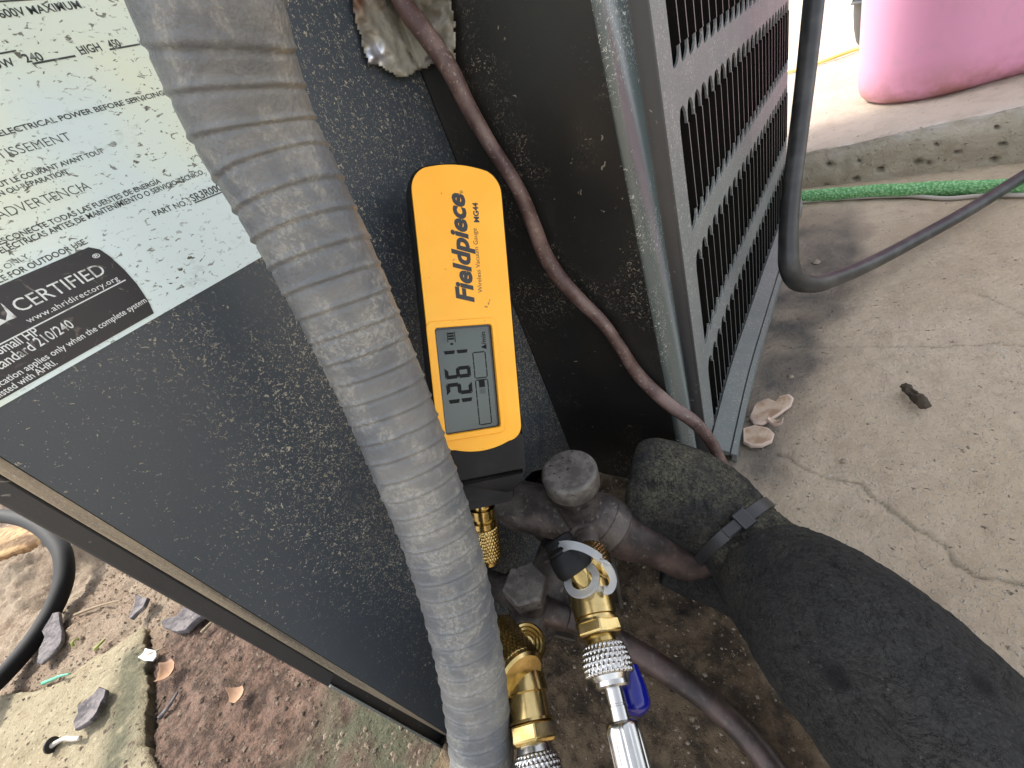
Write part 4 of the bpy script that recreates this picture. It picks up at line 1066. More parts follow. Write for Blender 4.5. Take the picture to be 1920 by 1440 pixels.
# ================================================================== FOAM SLEEVE
ip = [(1182, 904, .233, .0258), (1210, 911, .230, .0272), (1264, 925, .226, .0274), (1326, 955, .219, .0258), (1385, 1008, .209, .0226), (1425, 1050, .200, .0240), (1470, 1095, .186, .0284), (1520, 1140, .172, .0305), (1594, 1214, .153, .0318), (1680, 1302, .140, .0318), (1758, 1396, .130, .0316), (1830, 1490, .124, .030), (1880, 1600, .124, .030)]
Pi = [at(*p[:3]) for p in ip]; ri = [p[3] for p in ip]
Pi += [Pi[-1] + V(0.05, -0.07, 0.004), Pi[-1] + V(0.12, -0.17, 0.008), Pi[-1] + V(0.22, -0.32, 0.008)]; ri += [.030, .030, .030]
def fmod(s, th):
    a = th * 4.2; b_ = s * 150 + 0 * th                             # about one cell per 6 mm both ways
    lum = 0.0005 * (vnoise(th * 1.6, s * 40 + 0 * th, 5) - 0.5) + 0.0003 * (vnoise(a, b_, 6) - 0.5)
    por = 0.00060 * (vnoise(a * 2.3, b_ * 2.3, 7) - 0.5) + 0.00045 * (vnoise(a * 5, b_ * 5, 9) - 0.5)
    rid = np.abs(vnoise(a * 1.5 + 3, b_ * 1.1 + 5, 12) - 0.5)
    return lum + por - 0.0004 * np.exp(-(rid / 0.03) ** 2)
segs, nn = 240, 1300
v, f = tube_geo(Pi, ri, nn, segs, fmod)
# rounded, slightly pinched mouth
vi = v.reshape(nn, segs, 3)
for i in range(20):
    k = math.sqrt(max(0.0, 1 - ((20 - i) / 21.0) ** 2)); cen = vi[i].mean(0); vi[i] = cen + (vi[i] - cen) * (0.72 + 0.28 * k)
v = vi.reshape(-1, 3)
upn = np.zeros(len(v)); cenl = np.repeat(vi.mean(1), segs, axis=0)
upn = (v - cenl)[:, 2] / np.linalg.norm(v - cenl, axis=1)
sl = np.repeat(np.linspace(0, 1, nn), segs)
dust = np.clip(upn * 1.3 - 0.1, 0, 1) * np.clip((0.20 - sl) / 0.09, 0.10, 1)
pit = np.zeros(len(v))
def px_of(P):
    q = (P - Cp) @ Rm; return CX + F_PX * q[:, 0] / q[:, 2], CY + F_PX * q[:, 1] / q[:, 2]
pitpts = []
for (a, c_, r_) in ((1555, 1277, .0040), (1848, 1265, .0030), (1228, 905, .0030), (1562, 1048, .0014)):
    # a gouge in the foam: nearest surface vertex on the camera side
    X_, Y_ = px_of(v); near = np.argsort((X_ - a) ** 2 + (Y_ - c_) ** 2)[:120]
    dd = np.linalg.norm(v[near] - Cp, axis=1); pv = v[near[np.argmin(dd)]]
    d = np.linalg.norm((v - pv), axis=1); g_ = np.exp(-(d / r_) ** 4); pit = np.maximum(pit, g_)
v = v - (v - cenl) / np.linalg.norm(v - cenl, axis=1)[:, None] * (pit * 0.0007)[:, None]
o = mesh_obj("foam_sleeve", v, f, M_foam, None, attr={"dust": dust, "pit": pit * 0.8}); tag(o, "thick black cracked foam pipe sleeve with dusty green end, bound by a cable tie", "pipe insulation")
# loose flap of foam hanging under the slit
fv, ff = tube_geo([at(1244, 1070, .224), at(1285, 1086, .221), at(1335, 1102, .214), at(1375, 1122, .205)], [.0070, .0085, .0090, .0090], 24, 28, None)
o = mesh_obj("foam_flap", fv, ff, M_foam, None); tag(o, "small black loose flap of foam under the copper pipe", "pipe insulation")
# cable tie
tA = at(1376, 1000, .2105); tdir = nrm(at(1425, 1052, .199) - at(1375, 1000, .211))
tie = empty("cable_tie", tA, "dark grey plastic cable tie fastened round the foam sleeve", "cable tie")
# band: nearest ring of the sleeve, pushed out
ring_i = int(np.argmin(np.linalg.norm(vi.mean(1) - tA, axis=1))); rg = vi[ring_i]; rc_ = rg.mean(0)
rr_ = np.linalg.norm(rg - rc_, axis=1).mean()
tg = nrm(vi[ring_i + 8].mean(0) - vi[ring_i - 8].mean(0))
u_, v2_, a_ = frame(tg)
wid = 0.0026; n = 96; vv = []
for i in range(n):
    th = 2 * math.pi * i / n; dr = u_ * math.cos(th) + v2_ * math.sin(th)
    for (r_, w_) in ((rr_ + 0.0003, -wid), (rr_ + 0.0017, -wid), (rr_ + 0.0017, wid), (rr_ + 0.0003, wid)): vv.append(rc_ + dr * r_ + tg * w_)
ff = [(i * 4 + j, i * 4 + (j + 1) % 4, ((i + 1) % n) * 4 + (j + 1) % 4, ((i + 1) % n) * 4 + j) for i in range(n) for j in range(4)]
o = mesh_obj("band", vv, ff, M_tie, tie); sharp(o)
# head sits at the side facing up-left
hp = at(1392, 972, .19); hd_ = hp - rc_; hd_ = hd_ - tg * np.dot(hd_, tg); hd_ = nrm(hd_); sd_ = np.cross(tg, hd_)
hc = rc_ + hd_ * (rr_ + 0.0032)
def obox(c0, ax, hx, bx_, hy, cx_, hz_):
    vv = [c0 + ax * (sx * hx) + bx_ * (sy * hy) + cx_ * (sz * hz_) for sx in (-1, 1) for sy in (-1, 1) for sz in (-1, 1)]
    return np.array(vv), box_geo(0, 1, 0, 1, 0, 1)[1]
o = mesh_obj("head", *obox(hc, sd_, 0.0034, tg, 0.0042, hd_, 0.0024), M_tie, tie, smooth=False); sharp(o); bevel(o, 0.0008)
tl_dir = sd_ if np.dot(sd_, Rm[:, 0]) < 0 else -sd_
tail = hc + tl_dir * 0.0070 + hd_ * 0.0002
o = mesh_obj("tail", *obox(tail, tl_dir, 0.0040, tg, 0.0024, hd_, 0.0007), M_tie, tie, smooth=False); sharp(o); bevel(o, 0.0003)

# ================================================================== CONTROL WIRE
wp = [(735, -40), (752, 0), (800, 66), (843, 130), (880, 205), (925, 280), (960, 335), (986, 385), (1003, 430), (1018, 470), (1045, 515), (1085, 560), (1130, 605), (1162, 650), (1195, 700), (1228, 735), (1262, 764), (1300, 790), (1328, 822), (1352, 866), (1375, 920)]
Pw = []
for i, p in enumerate(wp):
    off = 0.0048
    q = hit(p[0], p[1], 1, -off)
    if q[0] < 0.0055: q = hit(p[0], p[1], 0, 0.0055)
    Pw.append(q)
def wmod(s, th): return 0.00035 * np.cos(2 * (th - s * 30)) + 0.0003 * (vnoise(th * 2, s * 90 + 0 * th, 8) - 0.5)
Pw = [V(0.0056, -0.004, 0.60), V(0.0056, -0.004, 0.45), V(0.0056, -0.0045, 0.36)] + Pw
v, f = tube_geo(Pw, .0036, 360, 20, wmod); o = mesh_obj("control_wire", v, f, M_wire, None); tag(o, "brown control wire winding down the dark corner panel into the foam sleeve", "wire")

# ================================================================== CORE REMOVAL TOOLS
def depth_r(px_w, z): return px_w * z / F_PX
tA_, tB_ = at(1100, 1088, .1700), at(1192, 1462, .1290)
tax = nrm(tB_ - tA_); TL = np.linalg.norm(tB_ - tA_)
tool = empty("valve_core_tool", tA_, "brass valve tool with black capped port and clear strap on a silver handle", "valve tool")
def tp_(py_):
    """distance along the tool axis of the point seen at image row py_"""
    lo, hi = -0.5, 1.5
    for _ in range(50):
        m_ = (lo + hi) / 2; P = tA_ + (tB_ - tA_) * m_; q = (P - Cp) @ Rm; y = CY + F_PX * q[1] / q[2]
        if y < py_: lo = m_
        else: hi = m_
    return lo * TL
def zr(py_, wpx): t_ = tp_(py_) / TL; return wpx * (0.1700 + (0.1290 - 0.1700) * t_) / F_PX
lathe("brass_body", tA_, tax, [(tp_(1080), zr(1080, 26)), (tp_(1092), zr(1092, 36)), (tp_(1097), zr(1097, 39)), (tp_(1158), zr(1158, 40)), (tp_(1160), zr(1160, 37)), (tp_(1164), zr(1164, 37)), (tp_(1165), zr(1165, 41)), (tp_(1170), zr(1170, 42))], M_brass, tool, 48)
v, f = lathe_geo(tA_, tax, [(tp_(1166), zr(1166, 40)), (tp_(1170), zr(1170, 44)), (tp_(1190), zr(1190, 46)), (tp_(1195), zr(1195, 40)), (tp_(1196), zr(1196, 30))], sides=6, rot=0.3); o = sharp(mesh_obj("brass_hex", v, f, M_brass, tool)); bevel(o, 0.0004)
lathe("brass_neck", tA_, tax, [(tp_(1190), zr(1190, 26)), (tp_(1212), zr(1212, 28))], M_brass, tool)
k0, k1 = tp_(1206), tp_(1268)
pr = [(k0, zr(1206, 26)), (k0 + 0.0004, zr(1206, 33))]
for i in range(57):
    t_ = i / 56; pr.append((k0 + 0.0006 + (k1 - k0 - 0.0012) * t_, zr(1206 + 62 * t_, 36 + 9 * math.sin(t_ * 2.1))))
pr.append((k1, zr(1268, 40)))
v, f = lathe_geo(tA_, tax, pr, 150, knurl(30, 0.0034, 0.00095)); mesh_obj("knurled_collar", v, f, M_chrome, tool)
lathe("collar_ring", tA_, tax, [(k1 - 0.0005, zr(1268, 38)), (k1, zr(1270, 38)), (k1 + 0.001, zr(1275, 35)), (k1 + 0.0016, zr(1278, 33)), (k1 + 0.0030, zr(1283, 33)), (k1 + 0.0036, zr(1286, 29))], M_chrome, tool, 48, ang=25)
lathe("rod", tA_, tax, [(k1 + 0.002, zr(1284, 17)), (tp_(1320), zr(1320, 17)), (tp_(1321), zr(1321, 16.3)), (tp_(1324), zr(1324, 16.3)), (tp_(1325), zr(1325, 17.5)), (tp_(1360), zr(1360, 18))], M_chrome, tool, 32)
h0 = tp_(1352); hn = 14
def hmod(t, th): return -0.00022 * (np.cos(th * 12) > 0.8) * (t > h0 + 0.002)
v, f = lathe_geo(tA_, tax, [(h0, zr(1352, 24)), (h0 + 0.0006, zr(1354, 30)), (h0 + 0.0016, zr(1358, 32))] + [(h0 + 0.003 + i * 0.004, zr(1362, 33)) for i in range(hn)], 144, hmod); sharp(mesh_obj("handle", v, f, M_chrome, tool), 50)
# black cap on the brass side port, clear retaining strap
cA, cB = at(1096, 1092, .1645), at(1043, 1009, .1720); ca = nrm(cB - cA); cl_ = np.linalg.norm(cB - cA)
lathe("side_port", cA, ca, [(-0.002, .0046), (cl_ * 0.35, .0044)], M_brass, tool, 30)
lathe("port_cap", cA, ca, [(cl_ * 0.22, .00603), (cl_ * 0.24, .00719), (cl_ * 0.34, .00812), (cl_ * 0.5, .00823), (cl_ * 0.68, .00777), (cl_ * 0.70, .00730), (cl_ * 0.73, .00730), (cl_ * 0.75, .00765), (cl_ * 0.80, .00696), (cl_ * 0.82, .00626), (cl_ * 0.85, .00626), (cl_ * 0.87, .00661), (cl_ * 0.97, .00603), (cl_, .00487)], M_rubber, tool, 40)
# strap: flat ring round the port, tongue, arched band up to the cap
def ring_band(c0, nrm_, r0, r1, th):
    u1, u2, a1 = frame(nrm_); vv = []; n = 48
    for i in range(n):
        t_ = 2 * math.pi * i / n; d_ = u1 * math.cos(t_) + u2 * math.sin(t_)
        for (r_, h_) in ((r0, -th), (r1, -th), (r1, th), (r0, th)): vv.append(c0 + d_ * r_ + a1 * h_)
    return np.array(vv), [(i * 4 + j, i * 4 + (j + 1) % 4, ((i + 1) % n) * 4 + (j + 1) % 4, ((i + 1) % n) * 4 + j) for i in range(n) for j in range(4)]
rcn = at(1091, 1087, .1615); rax = nrm(ca * 0.55 + nrm(Cp - rcn) * 0.65)
def band_geo(P, widths, th, wdir):
    Q, s_ = catmull(np.c_[np.asarray(P), np.asarray(widths)], 40); T = np.gradient(Q[:, :3], axis=0); vv = []
    for i in range(40):
        t_ = nrm(T[i]); w_ = wdir(i / 39.0); w_ = nrm(w_ - t_ * np.dot(w_, t_)); n_ = np.cross(t_, w_)
        for (a, c_) in ((-1, -1), (1, -1), (1, 1), (-1, 1)): vv.append(Q[i, :3] + w_ * a * Q[i, 3] + n_ * c_ * th)
    ff = [(i * 4 + j, i * 4 + (j + 1) % 4, (i + 1) * 4 + (j + 1) % 4, (i + 1) * 4 + j) for i in range(39) for j in range(4)] + [(3, 2, 1, 0), (156, 157, 158, 159)]
    return np.array(vv), ff
right = Rm[:, 0]
g1 = ring_band(rcn, rax, .0044, .0073, .0006)
tcap = at(1060, 1032, .1690)
g2b = band_geo([at(1108, 1096, .1600), at(1125, 1105, .1590), at(1142, 1106, .1580), at(1150, 1092, .157), at(1143, 1068, .157), at(1122, 1044, .1580), at(1095, 1028, .1600), at(1068, 1022, .1625), at(1046, 1028, .1655)], [.0030, .0020, .0014, .0013, .0014, .0015, .0015, .0017, .0026], .0005, lambda t_: nrm(Cp - rcn) * 0.35 + Rm[:, 1] * (0.9 if t_ > 0.45 else 0.2) + right * (0.9 if t_ < 0.55 else 0.1))
mesh_obj("retaining_strap", *merge(g1, g2b), M_strap, tool); sharp(bpy.data.objects["retaining_strap"] if "retaining_strap" in bpy.data.objects else None, 40)
# knurled brass union behind, onto the service port
kA, kB = at(1092, 1072, .178), prt + (prt - at(1092, 1072, .178)) * 0.25
kax = nrm(kB - kA); kl = np.linalg.norm(kB - kA)
uA = at(1112, 1075, .176); ub2 = at(1108, 1045, .187); kax = nrm(ub2 - uA)
v, f = lathe_geo(uA, kax, kprof(-0.002, 0.012, .0085, 40), 110, knurl(30, 0.003, 0.0007)); mesh_obj("port_union", v, f, M_brass, tool)
# dark blue lever behind the handle
lv0, lv1_ = at(1172, 1245, .157), at(1196, 1344, .147); lax = nrm(lv1_ - lv0); L_ = np.linalg.norm(lv1_ - lv0)
lathe("lever", lv0, lax, [(0, .003)] + [(L_ * t_, .0058 * math.sqrt(max(0.05, 1 - max(0, (t_ - 0.72) / 0.28) ** 2)) * (0.75 + 0.25 * min(1, t_ * 2))) for t_ in np.linspace(0.05, 1.0, 18)], M_blue, tool, 32)

# second tool, lower left
t2A, t2B = at(978, 1240, .1720), at(1013, 1470, .1460)
a2 = nrm(t2B - t2A); L2 = np.linalg.norm(t2B - t2A)
tool2 = empty("valve_core_tool", t2A, "brass valve core tool with round knurled end, half hidden behind the conduit's lower end", "valve tool")
def tq(py_):
    lo, hi = -0.6, 1.6
    for _ in range(50):
        m_ = (lo + hi) / 2; P = t2A + (t2B - t2A) * m_; q = (P - Cp) @ Rm; y = CY + F_PX * q[1] / q[2]
        if y < py_: lo = m_
        else: hi = m_
    return lo * L2
def zq(py_, wpx): t_ = tq(py_) / L2; return wpx * (.1720 + (.1460 - .1720) * t_) / F_PX
lathe("brass_body", t2A, a2, [(tq(1225), zq(1225, 26)), (tq(1240), zq(1240, 34)), (tq(1290), zq(1290, 40)), (tq(1302), zq(1302, 42)), (tq(1304), zq(1304, 36)), (tq(1350), zq(1350, 38)), (tq(1351), zq(1351, 42)), (tq(1356), zq(1356, 43)), (tq(1357), zq(1357, 39))], M_brass, tool2, 48)
v, f = lathe_geo(t2A, a2, [(tq(1356), zq(1356, 40)), (tq(1360), zq(1360, 46)), (tq(1390), zq(1390, 47)), (tq(1398), zq(1398, 40)), (tq(1399), zq(1399, 28))], sides=6, rot=0.15); o = sharp(mesh_obj("brass_hex", v, f, M_brass, tool2)); bevel(o, 0.0004)
lathe("brass_neck", t2A, a2, [(tq(1385), zq(1385, 24)), (tq(1412), zq(1412, 25))], M_brass, tool2)
lathe("collar_flange", t2A, a2, [(tq(1396), zq(1396, 26)), (tq(1398), zq(1398, 33)), (tq(1412), zq(1412, 36)), (tq(1413), zq(1413, 30))], M_chrome, tool2)
k0, k1 = tq(1412), tq(1490)
pr = [(k0, zq(1412, 32))] + [(k0 + 0.0004 + (k1 - k0) * i / 60, zq(1412, 38 + 7 * math.sin(i / 60 * 2.2))) for i in range(61)]
v, f = lathe_geo(t2A, a2, pr, 150, knurl(30, 0.0034, 0.00095)); mesh_obj("knurled_collar", v, f, M_chrome, tool2)
n0, n1 = at(935, 1205, .178), at(975, 1262, .163); na = nrm(n1 - n0); nl = np.linalg.norm(n1 - n0)
v, f = lathe_geo(n0, na, kprof(-0.004, nl, .0105, 56), 130, knurl(36, 0.0032, 0.0007)); mesh_obj("knurled_knob", v, f, M_brass, tool2)
lathe("knob_rim", n0, na, [(nl - 0.0003, .0103), (nl + 0.0012, .0100), (nl + 0.002, .0088), (nl + 0.0021, .0060)], M_brass, tool2)
d0 = at(988, 1205, .176); da = nrm(nrm(Cp - d0) + Rm[:, 1] * -0.35 + right * 0.1)
def ridg(t, th): return 0.0003 * np.cos(th * 44)
v, f = lathe_geo(d0, da, [(-0.014, .0075), (-0.013, .0082), (-0.0004, .0082), (0.0002, .0074), (-0.0003, .0066), (0.0002, .0058), (-0.0003, .0050), (0.0002, .0042), (-0.0003, .0034), (0.0002, .0026), (0.0001, .0010)], 132, lambda t, th: ridg(t, th) * (t < -0.0006)); sharp(mesh_obj("union_end", v, f, M_brass, tool2), 20)
hx = [(x, y) for x, y in ((0, 0), (.004, .001), (.004, .0045), (0, .0035))]

# ================================================================== CORDS AND HOSES
cpp = [(1532, -60, .285), (1526, 0, .290), (1512, 130, .298), (1495, 270, .306), (1482, 380, .312), (1478, 460, .318), (1480, 500, .322), (1492, 525, .328), (1520, 533, .336), (1570, 520, .352), (1640, 490, .372), (1720, 448, .386), (1810, 398, .396), (1920, 330, .402), (2050, 250, .405)]
cP = [at(*p) for p in cpp]; cP = [V(0.128, 0.30, 0.62), V(0.131, 0.29, 0.42)] + cP + [cP[-1] + V(0.25, 0.12, -0.005), cP[-1] + V(0.7, 0.2, -0.005)]
v, f = tube_geo(cP, [.0066, .0066, .0066, .0066, .0064, .0062, .0063, .0068, .0072, .0073, .0070, .0066, .0062, .0059, .0057, .0055, .0055, .0055, .0055], 420, 28)
o = mesh_obj("power_cord", v, f, M_cord, None); tag(o, "thick dark grey cord hanging beside the louvres and bending away over the concrete", "cord")
hpp = [(-140, 985, .58), (-60, 966, .57), (0, 967, .56), (50, 976, .54), (95, 1005, .51), (119, 1045, .485), (118, 1095, .465), (95, 1150, .445), (55, 1210, .42), (10, 1262, .395), (-40, 1310, .37), (-120, 1370, .34)]
hP = [at(*p) for p in hpp]; hP = [hP[0] + V(-0.55, 0.1, -0.03), hP[0] + V(-0.25, 0.03, -0.02)] + hP + [hP[-1] + V(0.03, -0.10, -0.03), hP[-1] + V(-0.05, -0.4, -0.05)]
v, f = tube_geo(hP, [.0088] * 10 + [.0084, .0080, .0076, .0074, .0074, .0074], 300, 32)
o = mesh_obj("black_hose", v, f, M_hoseb, None); tag(o, "black rubber hose looping above the sunlit soil behind the panel edge", "hose")
gp = [hit(px_, py_, 2, GZ + 0.0075) for px_, py_ in ((1440, 372), (1500, 369), (1560, 365), (1640, 359), (1720, 356), (1800, 353), (1860, 352), (1925, 349), (2050, 344))]
gp = [V(g_[0] - 0.6, g_[1] + 0.03, g_[2]) if i == 0 else g_ for i, g_ in enumerate(gp)]
gp += [gp[-1] + V(0.8, -0.1, 0)]
v, f = tube_geo(gp, .0072, 500, 24, lambda s, th: 0.0011 * np.abs(np.sin(th * 5 + s * 900)) * np.abs(np.sin(th * 5 - s * 900)) + 0.0006 * (vnoise(th * 9, s * 700 + 0 * th, 14) - 0.5))
o = mesh_obj("garden_hose", v, f, M_hoseg, None); tag(o, "bright green braided garden hose lying along the foot of the raised slab", "hose")
sp_ = [hit(px_, py_, 2, GZ + 0.003) for px_, py_ in ((1490, 379), (1620, 370), (1700, 367), (1780, 372), (1850, 366), (1930, 366), (2060, 362))]
v, f = tube_geo(sp_, .0022, 120, 10); o = mesh_obj("string", v, f, M_string, None); tag(o, "thin pale string lying just in front of the green hose", "string")
def ctop(px_, py_, up):
    p = hit(px_, py_, 2, 0.02)
    for _ in range(5): p = hit(px_, py_, 2, float(curb_top(p[0])) + up)
    return p
yp = [ctop(px_, py_, 0.006) for px_, py_ in ((1445, 143), (1480, 134), (1540, 116), (1600, 94), (1640, 82))]
yp = [yp[0] + V(-1.5, 0.1, 0)] + yp + [yp[-1] + V(0.6, -0.02, 0)]
v, f = tube_geo(yp, .0034, 120, 12); o = mesh_obj("yellow_cord", v, f, M_hosey, None); tag(o, "thin yellow cord lying across the bright ground behind the pink tub", "cord")

# ================================================================== TUB AND PAIL
def tub_build():
    p0 = ctop(1660, 183, 0.0)
    z0 = 0.0185; y0 = 0.622; x0 = 0.178; W, D, H = 0.35, 0.24, 0.26
    t_ = empty("plastic_tub", (x0 + W / 2, y0 + D / 2, z0), "pink plastic tub with muddy rounded base standing on the raised slab", "tub")
    loops = []; mud = []
    secs = [(0.0, 0.034)] + [(0.028 - 0.028 * math.cos(a), 0.030 - 0.030 * math.sin(a)) for a in np.linspace(0.15, math.pi / 2, 8)] + [(z, -0.05 * (z - 0.02)) for z in (0.03, 0.05, 0.08, 0.12, 0.18, H)] + [(H, -0.025), (H + 0.012, -0.025)]
    for (z, ins) in secs:
        lp = rrect(x0 + ins, x0 + W - ins, y0 + ins, y0 + D - ins, 0.105 - ins * 0.8, 14)
        tilt = 0.055
        loops.append([(x, y, z0 + z + tilt * (x - 0.23)) for x, y in lp]); mud += [math.exp(-(z / 0.030) ** 2)] * len(lp)
    n = len(loops[0]); vv = [p for l in loops for p in l]
    ff = [(i * n + j, i * n + (j + 1) % n, (i + 1) * n + (j + 1) % n, (i + 1) * n + j) for i in range(len(loops) - 1) for j in range(n)] + [tuple(range(n))[::-1]]
    o = mesh_obj("tub_body", vv, ff, M_pink, t_, attr={"mud": mud})
    m = o.modifiers.new("solid", 'SOLIDIFY'); m.thickness = 0.004; m.offset = -1
    # dark pail with a wire bail behind it
    pl = ctop(1600, 100, 0.0)
    c0 = pl + V(0.072, 0.0, 0.0)
    pb = empty("pail", c0, "small dark pail with wire handle half hidden behind the pink tub", "pail")
    prof = [(0.0, .050), (0.004, .060), (0.02, .070), (0.045, .076), (0.07, .079), (0.085, .080), (0.086, .083), (0.090, .083)]
    v, f = lathe_geo(c0, V(0, 0, 1), prof, 48); f = f[:-1]
    oo = mesh_obj("pail_body", v, f, M_pail, pb); m = oo.modifiers.new("solid", 'SOLIDIFY'); m.thickness = 0.003; m.offset = -1
    bp = [c0 + V(-0.083 * math.cos(a), -0.01 * math.sin(a), 0.085 + 0.035 * math.sin(a)) for a in np.linspace(0, math.pi, 14)]
    tube("pail_handle", bp, .0014, 40, M_pail, pb, 8)
tub_build()

# ================================================================== DEBRIS
def chip(name, outline_px, base_up, thick, mat, label, cat, surf, group=None, curl=0.0, tilt=(0, 0), seed=0, n=90):
    """flat thick piece with an irregular outline lying on the ground; outline in photo pixels gives its size and heading"""
    P = np.array([surf(px_, py_) for px_, py_ in outline_px]); z0 = P[:, 2].mean() + base_up
    pts = P[:, :2]; cen = pts.mean(0)
    # densify + roughen
    out = []
    m = len(pts)
    for i in range(m):
        a, e = pts[i], pts[(i + 1) % m]; k = max(2, int(np.linalg.norm(e - a) / 0.0025))
        for j in range(k): out.append(a + (e - a) * j / k)
    out = np.array(out); d = out - cen; L = np.linalg.norm(d, axis=1)
    jit = 1 + 0.10 * fbm(out[:, 0] * 180, out[:, 1] * 180, seed, 3)
    out = cen + d * jit[:, None]
    loops = []; rmax = L.max()
    ax_ = out[np.argmax(L)] - cen; ax_ = ax_ / np.linalg.norm(ax_); cr_ = np.array([-ax_[1], ax_[0]])
    def zc(xy):
        q = xy - cen; a = q @ ax_; c_ = q @ cr_
        return z0 + curl * (a / rmax) ** 2 + curl * 0.7 * (c_ / (rmax * 0.5)) ** 2 * 0.5 + tilt[0] * a + tilt[1] * c_
    for (k, h) in ((0.02, -0.5), (0.6, -0.5), (0.96, -0.5), (1.0, -0.15), (1.0, 0.25), (0.96, 0.5), (0.8, 0.55), (0.5, 0.5), (0.02, 0.5)):
        xy = cen + (out - cen) * k
        zz = zc(xy) + h * thick + fbm(xy[:, 0] * 120, xy[:, 1] * 120, seed + 3, 3) * thick * 0.5
        loops.append(np.c_[xy, zz])
    n_ = len(out); vv = np.concatenate(loops)
    ff = [(i * n_ + j, i * n_ + (j + 1) % n_, (i + 1) * n_ + (j + 1) % n_, (i + 1) * n_ + j) for i in range(len(loops) - 1) for j in range(n_)]
    at_ = {"rim": np.concatenate([np.full(n_, 1.0 if 0.9 < k else 0.0) for k in (0.02, 0.6, 0.96, 1.0, 1.0, 0.96, 0.8, 0.5, 0.02)])}
    o = mesh_obj(name, vv, ff, mat, None, attr=at_); sharp(o, 50); tag(o, label, cat, group); return o
SO = soil_at
GB = "bark chips on the soil"
chip("bark_chip", [(134, 1158), (133, 1175), (128, 1208), (122, 1228), (110, 1240), (98, 1254), (90, 1250), (93, 1228), (99, 1200), (103, 1178), (116, 1162)], 0.008, 0.004, M_bark, "long narrow grey bark chip nearest the black hose", "bark chip", SO, GB, 0.006, (0.02, 0), 1)
chip("bark_chip", [(204, 1294), (217, 1299), (213, 1312), (204, 1322), (200, 1340), (188, 1358), (172, 1368), (160, 1375), (153, 1360), (160, 1342), (162, 1330), (178, 1314), (190, 1305)], 0.004, 0.004, M_bark, "grey oval bark chip lying flat on the flagstone above the nail", "bark chip", SO, GB, 0.003, (0, 0.02), 2)
chip("bark_chip", [(276, 1126), (298, 1132), (290, 1148), (278, 1160), (268, 1172), (263, 1168), (270, 1145)], 0.010, 0.004, M_bark, "small grey bark chip tilted up at the flagstone's upper corner", "bark chip", SO, GB, 0.004, (0.06, -0.12), 3)
chip("bark_chip", [(365, 1134), (402, 1158), (385, 1170), (362, 1188), (345, 1192), (322, 1184), (316, 1172), (345, 1160)], 0.006, 0.006, M_bark, "broad brown bark chip half under the panel edge", "bark chip", SO, GB, 0.0, (0, 0), 4)
chip("dry_leaf", [(340, 1244), (347, 1252), (340, 1270), (328, 1282), (318, 1290), (316, 1272), (322, 1254)], 0.006, 0.0012, M_leaf, "curled orange brown dry leaf on the dark soil", "leaf", SO, None, 0.008, (0, 0.1), 6)
chip("dry_leaf", [(446, 1300), (470, 1292), (474, 1300), (458, 1326), (446, 1322)], 0.006, 0.0012, M_leaf, "small tan leaf scrap on bare soil below the panel edge", "leaf", SO, None, 0.006, (0.1, 0.0), 7)
chip("paint_flake", [(292, 1224), (304, 1225), (308, 1236), (300, 1246), (292, 1244), (282, 1244), (276, 1240), (286, 1232)], 0.006, 0.002, M_flake, "white paint flake on the dark soil by the flagstone edge", "flake", SO, None, 0.004, (0, 0.1), 8)
# bent nail with a dark washer
nl_ = empty("nail", SO(120, 1388), "bent pale nail with a dark washer lying on the flagstone", "nail")
tube("shank", [SO(95, 1399, 0.004), SO(108, 1391, 0.004), SO(124, 1384, 0.005), (SO(134, 1385, 0.004)), SO(150, 1384, 0.004)], [.0022, .0017, .0017, .0018, .0016], 24, M_nail, nl_, 12)
wc = SO(97, 1397, 0.004); wa = nrm(SO(97, 1397, 0.004) - SO(112, 1390, 0.004))
lathe("washer", wc, wa, [(-0.0006, .002), (-0.0006, .0055), (0.0006, .0055), (0.0006, .002)], M_naild, nl_, 24)
def blade(name, P, w, mat, label, cat, group=None, th=0.0005):
    v, f = tube_geo(P, [w * k for k in np.linspace(1.0, 0.45, len(P))], 20, 8); o = mesh_obj(name, v, f, mat, None); tag(o, label, cat, group); return o
blade("grass_scrap", [SO(80, 1281, 0.004), SO(100, 1273, 0.005), SO(118, 1266, 0.005), SO(132, 1263, 0.004)], .0016, M_tealg, "teal green grass scrap lying below the long bark chip", "grass scrap", "grass scraps")
blade("grass_scrap", [SO(70, 1198, 0.004), SO(78, 1188, 0.004), SO(86, 1179, 0.004)], .0018, M_tealg, "teal green grass scrap beside the black hose", "grass scrap", "grass scraps")
blade("grass_scrap", [SO(178, 1217, 0.004), SO(186, 1209, 0.006), SO(196, 1199, 0.004)], .0018, M_grass, "yellow green grass scrap on the flagstone's upper rim", "grass scrap", "grass scraps")
blade("grass_scrap", [SO(137, 1212, 0.003), SO(136, 1204, 0.006), SO(142, 1199, 0.006), SO(148, 1197, 0.003)], .0014, M_grass, "curled yellow green grass scrap just right of the long bark chip", "grass scrap", "grass scraps")
blade("twig", [SO(140, 1153, 0.004), SO(165, 1143, 0.005), SO(195, 1133, 0.005), SO(228, 1125, 0.004)], .0016, M_twig, "thin pale twig reaching right from the long bark chip", "twig", "twigs")
blade("twig", [SO(300, 1345, 0.003), SO(318, 1322, 0.004), SO(333, 1298, 0.003)], .0018, M_bark, "dark curved twig on the soil below the dry leaf", "twig", "twigs")
blade("twig", [SO(378, 1186, 0.006), SO(392, 1171, 0.006), SO(404, 1160, 0.006)], .0016, M_twig, "short twig beside the broad brown bark chip", "twig", "twigs")
blade("twig", [SO(262, 1232, 0.006), SO(285, 1224, 0.008), SO(306, 1214, 0.006)], .0012, M_twig, "thin twig crossing the gap at the flagstone edge", "twig", "twigs")
